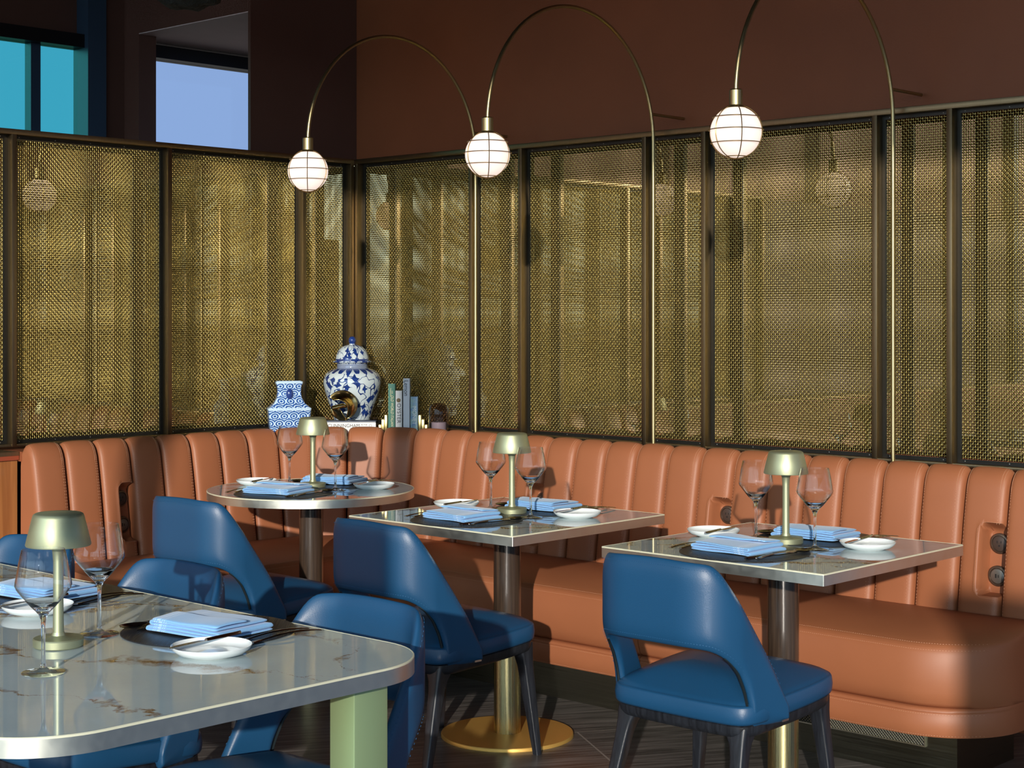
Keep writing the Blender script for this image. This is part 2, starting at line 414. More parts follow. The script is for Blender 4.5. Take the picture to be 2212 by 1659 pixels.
M['ink_dark'] = principled('dark_lettering', (0.03, 0.03, 0.04), 0.6)
M['ink_white'] = principled('white_lettering', (0.75, 0.78, 0.80), 0.5)
M['ink_brown'] = principled('brown_lettering', (0.20, 0.13, 0.06), 0.6)
M['fixture'] = principled('dark_rough_shade', (0.022, 0.028, 0.026), 0.8, bump=1.0, bump_scale=30, bump_dist=0.02)
M['red_trim'] = principled('red_brown_trim', (0.30, 0.06, 0.025), 0.4)

# ------------------------------------------------------------------ mesh helpers
def link_mesh(name, me, mat, parent=None, loc=(0, 0, 0), rot=(0, 0, 0), smooth=True):
    o = bpy.data.objects.new(name, me)
    COL.objects.link(o)
    if isinstance(mat, (list, tuple)):
        for m in mat: me.materials.append(M[m] if isinstance(m, str) else m)
    elif mat is not None:
        me.materials.append(M[mat] if isinstance(mat, str) else mat)
    o.location = loc; o.rotation_euler = rot
    if parent is not None: o.parent = parent
    return o

def bm_obj(name, bm, mat, parent=None, loc=(0, 0, 0), rot=(0, 0, 0), smooth=True, angle=40, recalc=True):
    if recalc: bmesh.ops.recalc_face_normals(bm, faces=bm.faces)
    if smooth:
        for f in bm.faces: f.smooth = True
        a = R(angle)
        for e in bm.edges:
            if len(e.link_faces) == 2 and e.calc_face_angle(0) > a: e.smooth = False
    me = bpy.data.meshes.new(name); bm.to_mesh(me); bm.free()
    return link_mesh(name, me, mat, parent, loc, rot)

def thing(name, label, cat, loc=(0, 0, 0), rz=0.0, group=None):
    o = bpy.data.objects.new(name, None)
    COL.objects.link(o)
    o.empty_display_size = 0.05
    o.location = loc; o.rotation_euler = (0, 0, rz)
    tag(o, label, cat, group)
    return o

def tag(o, label, cat, group=None):
    o['label'] = label; o['category'] = cat
    if group: o['group'] = group
    return o

def structure(o):
    o['kind'] = 'structure'
    return o

def copy_tree(o, loc=None, rz=None, label=None, group=None):
    c = o.copy(); COL.objects.link(c)
    if loc is not None: c.location = loc
    if rz is not None: c.rotation_euler = (0, 0, rz)
    if label: c['label'] = label
    if group: c['group'] = group
    for ch in list(o.children):
        d = ch.copy(); COL.objects.link(d); d.parent = c
        for g in list(ch.children):
            e = g.copy(); COL.objects.link(e); e.parent = d
    return c

def add_box(bm, lo, hi, bevel=0.0, seg=2, mi=0):
    r = bmesh.ops.create_cube(bm, size=1)
    vs = r['verts']
    c = [(a + b) / 2 for a, b in zip(lo, hi)]; d = [b - a for a, b in zip(lo, hi)]
    for v in vs:
        v.co = Vector((c[0] + v.co.x * d[0], c[1] + v.co.y * d[1], c[2] + v.co.z * d[2]))
    faces = set(f for v in vs for f in v.link_faces)
    for f in faces: f.material_index = mi
    if bevel > 0:
        es = set(e for v in vs for e in v.link_edges)
        bmesh.ops.bevel(bm, geom=list(es), offset=bevel, segments=seg, affect='EDGES', profile=0.5)
    return vs

def box_obj(name, lo, hi, mat, parent=None, bevel=0.0, loc=(0, 0, 0), rot=(0, 0, 0), seg=2):
    bm = bmesh.new(); add_box(bm, lo, hi, bevel, seg)
    return bm_obj(name, bm, mat, parent, loc, rot, smooth=bevel > 0)

def add_lathe(bm, prof, seg=32, cx=0, cy=0, cap=True, mi=0):
    """prof: (radius, z) pairs"""
    rings = []
    for r, z in prof:
        if r < 1e-6:
            rings.append([bm.verts.new((cx, cy, z))])
        else:
            rings.append([bm.verts.new((cx + r * math.cos(2 * PI * i / seg), cy + r * math.sin(2 * PI * i / seg), z)) for i in range(seg)])
    for a, b in zip(rings, rings[1:]):
        for i in range(seg):
            j = (i + 1) % seg
            if len(a) == 1 and len(b) == 1: continue
            if len(a) == 1: f = bm.faces.new((a[0], b[i], b[j]))
            elif len(b) == 1: f = bm.faces.new((a[i], a[j], b[0]))
            else: f = bm.faces.new((a[i], a[j], b[j], b[i]))
            f.material_index = mi
    if cap:
        for ring in (rings[0], rings[-1]):
            if len(ring) > 1:
                f = bm.faces.new(ring); f.material_index = mi
    return rings

def lathe_obj(name, prof, mat, parent=None, seg=32, loc=(0, 0, 0), rot=(0, 0, 0), cap=True, angle=40):
    bm = bmesh.new(); add_lathe(bm, prof, seg, cap=cap)
    return bm_obj(name, bm, mat, parent, loc, rot, angle=angle)

def add_tube(bm, pts, rad, seg=8, closed=False, cap=True, mi=0):
    pts = [Vector(p) for p in pts]
    n = len(pts)
    radf = rad if callable(rad) else (lambda i: rad)
    rings = []
    up = None
    for i, p in enumerate(pts):
        if closed: t = pts[(i + 1) % n] - pts[i - 1]
        else: t = pts[min(i + 1, n - 1)] - pts[max(i - 1, 0)]
        t.normalize()
        if up is None:
            up = Vector((0, 0, 1)) if abs(t.z) < 0.9 else Vector((1, 0, 0))
        u = (up - t * up.dot(t)).normalized(); up = u
        w = t.cross(u)
        r = radf(i)
        rings.append([bm.verts.new(p + (u * math.cos(2 * PI * k / seg) + w * math.sin(2 * PI * k / seg)) * r) for k in range(seg)])
    m = n if closed else n - 1
    for i in range(m):
        a, b = rings[i], rings[(i + 1) % n]
        for k in range(seg):
            l = (k + 1) % seg
            f = bm.faces.new((a[k], a[l], b[l], b[k])); f.material_index = mi
    if cap and not closed:
        bm.faces.new(rings[0]); bm.faces.new(rings[-1])

def rounded_poly(pts, radii, seg=8):
    """polygon (x, y) with corner radii"""
    out = []
    n = len(pts)
    for i in range(n):
        p = Vector(pts[i]); a = Vector(pts[i - 1]); b = Vector(pts[(i + 1) % n])
        r = radii[i] if isinstance(radii, (list, tuple)) else radii
        if r <= 0: out.append(p); continue
        da = (a - p).normalized(); db = (b - p).normalized()
        ang = da.angle(db); d = r / math.tan(ang / 2)
        c = p + (da + db).normalized() * (r / math.sin(ang / 2))
        p0 = p + da * d; p1 = p + db * d
        a0 = math.atan2(p0.y - c.y, p0.x - c.x); a1 = math.atan2(p1.y - c.y, p1.x - c.x)
        dl = (a1 - a0 + PI) % (2 * PI) - PI
        for k in range(seg + 1):
            t = a0 + dl * k / seg
            out.append(Vector((c.x + r * math.cos(t), c.y + r * math.sin(t))))
    return out

def add_prism(bm, poly, levels, mi=0, cap=True):
    """stack the outline at (z, inset) levels; inset moves towards the outline's inside"""
    n = len(poly)
    P = [Vector((p[0], p[1])) for p in poly]
    area = sum(P[i].x * P[(i + 1) % n].y - P[(i + 1) % n].x * P[i].y for i in range(n))
    sgn = 1 if area > 0 else -1
    nor = []
    for i in range(n):
        e = P[(i + 1) % n] - P[i - 1]
        nor.append(Vector((e.y, -e.x)).normalized() * sgn)
    rings = []
    for z, ins in levels:
        rings.append([bm.verts.new((P[i].x - nor[i].x * ins, P[i].y - nor[i].y * ins, z)) for i in range(n)])
    for a, b in zip(rings, rings[1:]):
        for i in range(n):
            j = (i + 1) % n
            f = bm.faces.new((a[i], a[j], b[j], b[i])); f.material_index = mi
    if cap:
        for rg in (rings[0], rings[-1]):
            f = bm.faces.new(rg); f.material_index = mi
    return rings

def add_grid(bm, rows, close_u=False, mi=0):
    """rows of points -> quads"""
    V = [[bm.verts.new(p) for p in r] for r in rows]
    for a, b in zip(V, V[1:]):
        m = len(a)
        for i in range(m if close_u else m - 1):
            j = (i + 1) % m
            f = bm.faces.new((a[i], a[j], b[j], b[i])); f.material_index = mi
    return V

def text_mesh(name, body, size, mat, parent, loc, rot, shear=0.0, extrude=0.0004, align='CENTER', spacing=1.0, sx=1.0):
    cu = bpy.data.curves.new(name, 'FONT')
    cu.body = body; cu.size = size; cu.extrude = extrude; cu.shear = shear
    cu.align_x = align; cu.align_y = 'CENTER'; cu.space_character = spacing
    o = bpy.data.objects.new(name, cu); COL.objects.link(o)
    bpy.context.view_layer.update()
    dg = bpy.context.evaluated_depsgraph_get()
    me = bpy.data.meshes.new_from_object(o.evaluated_get(dg))
    bpy.data.objects.remove(o); bpy.data.curves.remove(cu)
    for v in me.vertices: v.co.x *= sx
    me.materials.clear()
    me.name = name
    return link_mesh(name, me, mat, parent, loc, rot)

# ------------------------------------------------------------------ camera
cam_data = bpy.data.cameras.new('camera')
cam = bpy.data.objects.new('camera', cam_data); COL.objects.link(cam)
TH = R(43.1)
cam.location = (0, 0, 1.44)
cam.rotation_euler = (R(90), 0, TH)
cam_data.sensor_width = 36
cam_data.lens = 3552 / 2212 * 36
cam_data.shift_y = -(829.5 - 675) / 2212
cam_data.clip_start = 0.05
scene.camera = cam
CT, ST = math.cos(TH), math.sin(TH)

# ------------------------------------------------------------------ room shell
WN, WS = 5.30, -5.99            # wall planes: long wall (y) and window-side wall (x)
SN, SS = 5.15, -5.837           # front planes of the screens
CEIL = 4.5

structure(box_obj('floor', (-9, -6, -0.1), (6, 7, 0.0), 'floor'))
structure(box_obj('ceiling', (-9, 1.1, CEIL), (6, 7, CEIL + 0.1), 'ceiling'))
structure(box_obj('wall_back', (WS, WN, 0), (-1.0, WN + 0.12, CEIL), 'wall'))
structure(box_obj('wall_back_upper', (-1.0, WN, 2.9), (5.0, WN + 0.12, CEIL), 'wall'))
w5 = thing('window_5', '', ''); del w5['label']; del w5['category']; structure(w5)
bm = bmesh.new()
for mx in (-0.95, 0.5, 2.0, 3.5, 4.95): add_box(bm, (mx - 0.05, WN + 0.02, 0), (mx + 0.05, WN + 0.10, 2.9))
bm_obj('mullion', bm, 'frame_dark', w5, smooth=False)
structure(box_obj('wall_left', (WS - 0.018, 4.657, 0), (WS, WN + 0.12, CEIL), 'wall_dark'))
structure(box_obj('wall_left_lower', (WS - 0.10, -6, 0), (WS, 4.657, 2.165), 'wall_dark'))
structure(box_obj('wall_bulkhead', (-6.875, 4.657, 2.816), (WS - 0.0185, 4.78, CEIL), 'wall_dark'))
structure(box_obj('wall_soffit', (-7.14, 4.78, 2.816), (WS - 0.0185, 6.2, 2.89), 'soffit'))
structure(box_obj('wall_pier', (-7.00, 4.657, 0), (-6.875, 4.758, CEIL), 'wall_dark'))
structure(box_obj('wall_column', (-7.18, 4.541, 0), (-7.00, 4.72, CEIL), 'wall_dark'))
structure(box_obj('wall_niche_end', (-7.14, 6.2, 0), (WS, 6.3, CEIL), 'wall_dark'))
# light soffit underside over the niche is the soffit slab itself; its front strip under the bulkhead
structure(box_obj('trim_1', (-6.875, 4.658, 2.811), (WS - 0.0185, 4.78, 2.8155), 'soffit'))

def window(name, y0, y1, z0, z1, pane_mat, mull=()):
    w = thing(name, '', ''); 
    del w['label']; del w['category']
    structure(w)
    x = -7.06
    bm = bmesh.new()
    add_box(bm, (x - 0.06, y0, z1), (x + 0.05, y1, z1 + 0.065))
    add_box(bm, (x - 0.06, y0, z0 - 0.06), (x + 0.05, y1, z0))
    for m in mull: add_box(bm, (x - 0.06, m - 0.026, z0), (x - 0.005, m + 0.026, z1), mi=1)
    bm_obj('window_frame', bm, ['frame_dark', 'frame_blue'], w, smooth=False)
    box_obj('pane', (x - 0.022, y0, z0), (x - 0.012, y1, z1), pane_mat, w)
    return w
window('window_1', 4.758, 6.2, 0.6, 2.733, 'pane')
wa = window('window_2', 3.75, 4.541, 0.6, 2.733, 'pane_teal', (4.203,))
box_obj('reveal', (-7.11, 4.437, 0.6), (-6.98, 4.540, CEIL), 'frame_blue', wa)
box_obj('blind', (-7.11, 3.75, 2.80), (-7.08, 4.437, CEIL), 'wall_dark', wa)
structure(box_obj('wall_side', (-7.18, -6, 0), (-6.98, 3.75, CEIL), 'wall'))
structure(box_obj('wall_window_sill', (-7.16, -6, 0), (-6.98, 6.2, 0.54), 'wall_dark'))

# the tall window wall behind the diners (lets the low sun in)
w3 = thing('window_3', '', ''); del w3['label']; del w3['category']; structure(w3)
WY = -1.60
bm = bmesh.new()
add_box(bm, (-0.505, WY - 0.04, 2.12), (-0.405, WY + 0.04, 3.82))
for mx in (-6.0, -4.6, -1.615, 3.2, 5.4):
    add_box(bm, (mx - 0.05, WY - 0.04, 0), (mx + 0.05, WY + 0.04, 3.82))
bm_obj('mullion', bm, 'frame_dark', w3, smooth=False)
box_obj('header', (-9, WY - 0.08, 3.80), (6, WY + 0.08, 7.2), 'wall_dark', w3)  # unseen upper part added above the ceiling to keep sun off the walls
box_obj('shade_panel', (-0.43, WY - 0.02, 1.88), (-0.02, WY + 0.02, 2.12), 'frame_dark', w3)  # unseen panel added to shade the back of the middle chair
structure(box_obj('wall_shade_block', (2.16, WY - 0.05, 0), (3.15, WY + 0.05, 2.26), 'wall_dark'))  # unseen low wall, added to shade the cushions at the banquette's free end
structure(box_obj('wall_right', (5.0, -1.6, 2.9), (5.12, 5.42, 7.2), 'wall'))
w4 = thing('window_4', '', ''); del w4['label']; del w4['category']; structure(w4)
bm = bmesh.new()
for my in (-1.5, 0.2, 1.9, 3.6, 5.3): add_box(bm, (5.02, my - 0.05, 0), (5.10, my + 0.05, 2.9))
bm_obj('mullion', bm, 'frame_dark', w4, smooth=False)

# lower wainscot and ledge
structure(box_obj('wall_wainscot', (-5.83, -2.0, 0.0), (-5.77, 3.352, 0.885), 'wood_panel'))
bm = bmesh.new(); add_box(bm, (-5.99, -2.0, 0.885), (-5.755, 3.352, 0.900))
structure(bm_obj('trim_2', bm, 'post', smooth=False))
structure(box_obj('trim_3', (-5.768, -2.0, 0.868), (-5.757, 3.352, 0.885), 'red_trim'))

# ------------------------------------------------------------------ banquette path
NR, SR, RC = 5.0, -5.687, 0.60       # reference lines of the back cushions and corner radius
CX, CY = SR + RC, NR - RC            # arc centre
N_END, S_END = 3.355, -2.32
L1 = CY - N_END                      # length of the straight beside the window wall
LA = RC * PI / 2
L2 = S_END - CX
QTOT = L1 + LA + L2
def path(q, o):
    """point on the banquette line at arc length q, moved o towards the wall"""
    if q <= L1: return (SR - o, N_END + q)
    if q <= L1 + LA:
        a = PI - (q - L1) / RC
        return (CX + (RC + o) * math.cos(a), CY + (RC + o) * math.sin(a))
    return (CX + (q - L1 - LA), NR + o)

# shelf behind the cushions
bm = bmesh.new()
poly = [path(QTOT * i / 60, 0.055) for i in range(61)]
poly += [(S_END, WN), (WS, WN), (WS, N_END)]
add_prism(bm, poly, [(0.862, 0), (0.900, 0)])
structure(bm_obj('trim_4', bm, 'tan_dark', smooth=False))

# ------------------------------------------------------------------ screens
PITCH, WR = 0.0092, 0.00152
def wire_panel(name, w, h, parent, loc, rz):
    nv, nh = max(2, int(w / PITCH)), max(2, int(h / PITCH))
    ox, oz = (w - (nv - 1) * PITCH) / 2, (h - (nh - 1) * PITCH) / 2
    A = WR * 1.12
    ring = np.array([(1, 0), (0, 1), (-1, 0), (0, -1)], float) * WR
    verts, faces = [], []
    base = 0
    def strip(axis_pos, depth, fixed, vertical):
        nonlocal base
        k = len(axis_pos)
        v = np.zeros((k, 4, 3))
        if vertical:
            v[:, :, 0] = fixed + ring[None, :, 0]; v[:, :, 2] = axis_pos[:, None]
        else:
            v[:, :, 2] = fixed + ring[None, :, 0]; v[:, :, 0] = axis_pos[:, None]
        v[:, :, 1] = depth[:, None] + ring[None, :, 1]
        verts.append(v.reshape(-1, 3))
        i = np.arange(k - 1)[:, None] * 4
        a = np.arange(4)[None, :]; b = (a + 1) % 4
        f = np.stack([i + a, i + b, i + 4 + b, i + 4 + a], -1).reshape(-1, 4) + base
        if not vertical: f = f[:, ::-1]
        faces.append(f); base += k * 4
    kz = np.arange(-1, 2 * nh)               # half-pitch samples
    zpos = np.clip(oz + kz * PITCH / 2, 0.0, h)
    for i in range(nv):
        d = A * np.cos(np.pi * kz / 2) * (1 if i % 2 == 0 else -1)
        strip(zpos, d, ox + i * PITCH, True)
    kx = np.arange(-1, 2 * nv)
    xpos = np.clip(ox + kx * PITCH / 2, 0.0, w)
    for j in range(nh):
        d = -A * np.cos(np.pi * kx / 2) * (1 if j % 2 == 0 else -1)
        strip(xpos, d, oz + j * PITCH, False)
    V = np.concatenate(verts); F = np.concatenate(faces)
    me = bpy.data.meshes.new(name)
    me.vertices.add(len(V)); me.vertices.foreach_set('co', V.astype(np.float32).ravel())
    me.loops.add(F.size); me.loops.foreach_set('vertex_index', F.astype(np.int32).ravel())
    me.polygons.add(len(F)); me.polygons.foreach_set('loop_start', np.arange(0, F.size, 4, dtype=np.int32))
    me.polygons.foreach_set('use_smooth', np.ones(len(F), dtype=bool))
    me.update(calc_edges=True); me.validate()
    return link_mesh(name, me, 'wire', parent, loc, (0, 0, rz))

ZB, ZT = 0.912, 2.161               # screen frame bottom and top
BAR, DEP = 0.021, 0.056             # bar face width and depth
def screen(wall, edges, labels, frame_label):
    """edges: post centres along the wall, in wall order. Local x runs along the wall, y towards the mirror."""
    fr = thing('screen_frame', frame_label, 'screen frame')
    if wall == 'back': fr.location = (0, SN, 0); rz = 0.0; o = Vector((0, SN, 0))
    else: fr.location = (SS, 0, 0); rz = R(90); fr.rotation_euler = (0, 0, rz)
    # local frame: x' along wall; for the window side x' = world y, y' = -world x
    x0, x1 = edges[0], edges[-1]
    box_obj('top_rail', (x0 - BAR / 2, 0, ZT - BAR), (x1 + BAR / 2, DEP, ZT), 'post', fr, 0.0012)
    box_obj('bottom_rail', (x0 - BAR / 2, 0.004, ZB), (x1 + BAR / 2, DEP, ZB + 0.010), 'post', fr, 0.001)
    for e in edges:
        box_obj('post', (e - BAR / 2, 0, ZB), (e + BAR / 2, DEP, ZT - BAR + 0.001), 'post', fr, 0.0012)
    for (a, b), lab in zip(zip(edges, edges[1:]), labels):
        p0, p1 = a + BAR / 2 + 0.0006, b - BAR / 2 - 0.0006
        z0, z1 = ZB + 0.0106, ZT - BAR - 0.0006
        pn = thing('mesh_panel', lab, 'mesh screen', group='woven brass panels of the screens')
        if wall == 'back': pn.location = (p0, SN, z0)
        else: pn.location = (SS, p0, z0); pn.rotation_euler = (0, 0, rz)
        w, h = p1 - p0, z1 - z0
        fw = 0.013
        bm = bmesh.new()
        d0, d1 = 0.036, 0.046
        add_box(bm, (0, d0, 0), (w, d1, fw)); add_box(bm, (0, d0, h - fw), (w, d1, h))
        add_box(bm, (0, d0, fw), (fw, d1, h - fw)); add_box(bm, (w - fw, d0, fw), (w, d1, h - fw))
        wire_panel('wire_mesh', w - 2 * fw, h - 2 * fw, pn, (fw, 0.0415, fw), 0.0)
        ns = max(2, int(w / 0.14))
        for i in range(ns):
            xx = 0.03 + (w - 0.06) * i / (ns - 1)
            for zz in (fw / 2, h - fw / 2):
                c = bmesh.ops.create_uvsphere(bm, u_segments=8, v_segments=4, radius=0.0022)
                for f in set(f for v in c['verts'] for f in v.link_faces): f.material_index = 1
                for v in c['verts']: v.co = Vector((xx + v.co.x, d0 + v.co.y * 0.5, zz + v.co.z))
        bm_obj('edge_frame', bm, ['gunmetal', 'screw'], pn, smooth=False)
    return fr

screen('back', [-5.826, -5.072, -4.775, -4.10, -3.808, -3.055, -2.763, -2.03, -1.74],
       ['wide woven brass panel next to the corner, behind books and jar',
        'narrow woven brass panel crossed by the corner lamp pole',
        'wide woven brass panel between the corner lamp and middle lamp poles',
        'narrow woven brass panel crossed by the middle lamp pole',
        'wide woven brass panel behind the globe of the arch cut off by the frame top',
        'narrow woven brass panel crossed by the pole of the lamp with its arch cut off',
        'wide darker woven brass panel cut off by the picture edge, past the last lamp pole',
        'narrow woven brass panel beyond the end of the banquette'],
       'bronze frame of the long screen behind the arc lamps')
screen('side', [2.05, 2.33, 3.08, 3.379, 4.110, 4.849, 5.139],
       ['narrow woven brass panel beyond the wooden wainscot, out past the banquette',
        'wide woven brass panel above the amber wood wainscot',
        'narrow woven brass panel above the join of wainscot and banquette',
        'wide woven brass panel above the banquette end by the wood wainscot',
        'wide woven brass panel above the corner bend, beside the square vase',
        'narrow woven brass panel next to the corner, behind the square vase'],
       'bronze frame of the short screen below the high windows')
tag(box_obj('mirror', (WS + 0.001, WN - 0.012, 0.93), (-1.75, WN - 0.001, 2.15), 'mirror'), 'antique mirror behind the long brass mesh screen', 'mirror')
tag(box_obj('mirror', (WS + 0.001, 2.05, 0.93), (WS + 0.012, WN - 0.013, 2.15), 'mirror'), 'antique mirror behind the short brass mesh screen', 'mirror')

# ------------------------------------------------------------------ banquette
bq = thing('banquette', 'tan leather corner banquette with upright channelled back', 'banquette', (CX, CY, 0))
def loc_bq(p, z): return Vector((p[0] - CX, p[1] - CY, z))
prof = [(-0.072, 0.40), (-0.062, 0.47), (-0.050, 0.56), (-0.036, 0.66), (-0.020, 0.763), (-0.004, 0.848), (0.004, 0.876), (0.014, 0.893), (0.030, 0.9035), (0.046, 0.899), (0.058, 0.884), (0.064, 0.84)]
def prof_at(b):
    x = b * (len(prof) - 1); i = min(int(x), len(prof) - 2); t = x - i
    p0 = prof[max(i - 1, 0)]; p1 = prof[i]; p2 = prof[i + 1]; p3 = prof[min(i + 2, len(prof) - 1)]
    def cr(k): return 0.5 * (2 * p1[k] + (p2[k] - p0[k]) * t + (2 * p0[k] - 5 * p1[k] + 4 * p2[k] - p3[k]) * t * t + (3 * p1[k] - p0[k] - 3 * p2[k] + p3[k]) * t ** 3)
    return cr(0), cr(1)
def prof_nrm(b):
    o0, z0 = prof_at(max(0, b - 0.01)); o1, z1 = prof_at(min(1, b + 0.01))
    d = Vector((o1 - o0, z1 - z0)).normalized()
    return Vector((-d.y, d.x))       # towards the room
def sstep(e0, e1, x):
    t = min(1, max(0, (x - e0) / (e1 - e0))); return t * t * (3 - 2 * t)
BULGE = 0.026
def chan_point(q0, q1, a, b, lift=0.0, notch=None):
    q = q0 + (q1 - q0) * a
    o, z = prof_at(b); nr = prof_nrm(b)
    w = q1 - q0
    e = abs(2 * a - 1)
    h = BULGE * ((1 - e ** 8) ** 0.5) + 0.004 * (1 - e ** 2)
    if notch:
        # rounded notch open to one side: d<0 inside
        xr = (1 - a) * w                      # distance from the far-side edge
        hw, z0, z1, r = notch
        dx = xr - (hw - r); dz = abs(z - (z0 + z1) / 2) - ((z1 - z0) / 2 - r)
        d = math.hypot(max(dx, 0), max(dz, 0)) + min(max(dx, dz), 0) - r
        inside = 1 - sstep(-0.007, 0.004, d)
        h = h * (1 - inside) - 0.035 * inside
        # soft welt round the notch
        h += 0.003 * math.exp(-((d - 0.008) / 0.006) ** 2)
    h = (h + lift) * (1 - 0.85 * sstep(0.72, 0.90, b))
    return loc_bq(path(q, o + nr.x * h), z + nr.y * h)
seams = []
nleft = 7
for i in range(nleft + 1): seams.append(L1 * i / nleft)
for i in range(1, 7): seams.append(L1 + LA * i / 6)
k = 1
while L1 + LA + 0.1545 * k < QTOT - 0.03:
    seams.append(L1 + LA + 0.1545 * k); k += 1
seams.append(QTOT)
def q_right(s): return L1 + LA + (s - CX)
def chan_index(q):
    for i in range(len(seams) - 1):
        if seams[i] <= q < seams[i + 1]: return i
notch_q = {chan_index(q_right(-4.60)): (0.062, 0.50, 0.735, 0.022), chan_index(q_right(-3.63)): (0.075, 0.53, 0.745, 0.022),
           chan_index(q_right(-2.56)): (0.075, 0.525, 0.745, 0.022), chan_index(3.80 - N_END): (0.075, 0.53, 0.745, 0.022)}
stitch = bmesh.new()
def add_stitch(p, d, n):
    d = d.normalized() * 0.0020; s = d.cross(n).normalized() * 0.00042; n = n.normalized() * 0.0005
    vs = [bm_s.verts.new(p + d * a + s * b + n * c) for a in (-1, 1) for b in (-1, 1) for c in (-1, 1)]
    for f in ((0, 1, 3, 2), (4, 6, 7, 5), (0, 4, 5, 1), (2, 3, 7, 6), (0, 2, 6, 4), (1, 5, 7, 3)):
        bm_s.faces.new([vs[i] for i in f])
bm_s = stitch
for i in range(len(seams) - 1):
    q0, q1 = seams[i] + 0.0012, seams[i + 1] - 0.0046
    notch = notch_q.get(i)
    na, nb = (44, 90) if notch else (22, 44)
    A_ = []
    for k in range(na + 1):
        t = k / na
        A_.append(t if notch else 0.5 - 0.5 * math.cos(PI * t) * (0.75 + 0.25 * abs(math.cos(PI * t))))
    A_[0], A_[-1] = 0.0, 1.0
    rows = [[chan_point(q0, q1, a, j / nb, 0, notch) for a in A_] for j in range(nb + 1)]
    bm = bmesh.new()
    V = add_grid(bm, rows)
    # closed sides and rear
    back = []
    for j in range(nb + 1):
        o, z = prof_at(j / nb)
        back.append([bm.verts.new(loc_bq(path(q, max(o + 0.002, 0.064)), min(z, 0.84))) for q in (q0, q1)])
    for j in range(nb):
        bm.faces.new((V[j][0], V[j + 1][0], back[j + 1][0], back[j][0]))
        bm.faces.new((V[j][-1], back[j][1], back[j + 1][1], V[j + 1][-1]))
    bm_obj('back_cushion', bm, 'tan', bq, angle=70)
    # stitch lines
    w = q1 - q0
    for dist in (0.013, 0.021, w - 0.010):
        a = 1 - dist / w
        nst = 74
        for k in range(nst):
            b = 0.09 + 0.78 * k / nst
            p = chan_point(q0, q1, a, b, 0.0004, notch); p2 = chan_point(q0, q1, a, b + 0.004, 0.0004, notch)
            if notch and (1 - a) * w < notch[0] + 0.004:
                zz = prof_at(b)[1]
                if notch[1] - 0.004 < zz < notch[2] + 0.004: continue
            nx = path(0.5 * (q0 + q1), -1); nx0 = path(0.5 * (q0 + q1), 0)
            add_stitch(p, p2 - p, Vector((nx[0] - nx0[0], nx[1] - nx0[1], 0.1)))
    if notch:
        # stitched outline of the notch, backing plate and the two round outlets
        hw, z0, z1, r = notch
        qm = q1 - hw * 0.46
        plate_o = -0.003
        pc = path(qm, 0); pn = path(qm, -1); nx = Vector((pn[0] - pc[0], pn[1] - pc[1], 0)).normalized()
        tx = Vector((-nx.y, nx.x, 0))
        for zc, face in (((z0 + z1) / 2 + 0.052, 'power'), ((z0 + z1) / 2 - 0.052, 'usb')):
            b = min(range(200), key=lambda k: abs(prof_at(k / 200)[1] - zc)) / 200
            o, z = prof_at(b)
            base = loc_bq(path(qm, o + 0.034), zc)
            rotm = Matrix((tx.to_tuple(), (0, 0, 1), nx.to_tuple())).transposed().to_euler()
            ro = 0.034
            ol = lathe_obj('outlet', [(0, 0), (ro, 0), (ro, 0.006), (ro - 0.003, 0.009), (ro - 0.007, 0.0095), (ro - 0.009, 0.006), (0, 0.006)], 'socket', bq, 32, base, rotm)
            fm = 'socket_face' if face == 'power' else 'usb_face'
            lathe_obj('outlet_face', [(0, 0.006), (0.0235, 0.006), (0.0235, 0.0085), (0.021, 0.010), (0, 0.010)], fm, ol, 28)
            bm = bmesh.new()
            if face == 'power':
                add_box(bm, (-0.008, 0.001, 0.0095), (-0.0055, 0.009, 0.0106)); add_box(bm, (0.0055, 0.002, 0.0095), (0.008, 0.009, 0.0106))
                add_lathe(bm, [(0, 0.0095), (0.003, 0.0095), (0.003, 0.0106), (0, 0.0106)], 10, 0, -0.007)
            else:
                add_box(bm, (-0.007, -0.006, 0.0095), (-0.002, 0.007, 0.0106)); add_box(bm, (0.003, -0.0045, 0.0095), (0.006, 0.0045, 0.0106))
            bm_obj('slots', bm, 'black', ol, smooth=False)
        for k in range(70):
            t = k / 69
            # walk the rounded outline (from the seam edge inwards, down, and back)
            per = [(0.0, z1 + 0.010), (hw + 0.010, z1 + 0.010), (hw + 0.010, z0 - 0.010), (0.0, z0 - 0.010)]
            rp = rounded_poly([Vector(p) for p in per], [0, r + 0.01, r + 0.01, 0], 8)
            seg = [(rp[m + 1] - rp[m]).length for m in range(len(rp) - 1)]
            dd = t * sum(seg) * 0.999; m = 0
            while dd > seg[m]: dd -= seg[m]; m += 1
            pt = rp[m].lerp(rp[m + 1], dd / seg[m]); pt2 = pt + (rp[m + 1] - rp[m]).normalized() * 0.003
            def on(pp):
                b = min(range(300), key=lambda kk: abs(prof_at(kk / 300)[1] - pp.y)) / 300
                v = chan_point(q0, q1, 1 - pp.x / w, b, 0.0006, notch); v.z = v.z - (prof_at(b)[1] - pp.y); return v
            if pt.x < 0.006: continue
            p = on(pt); add_stitch(p, on(pt2) - p, nx)

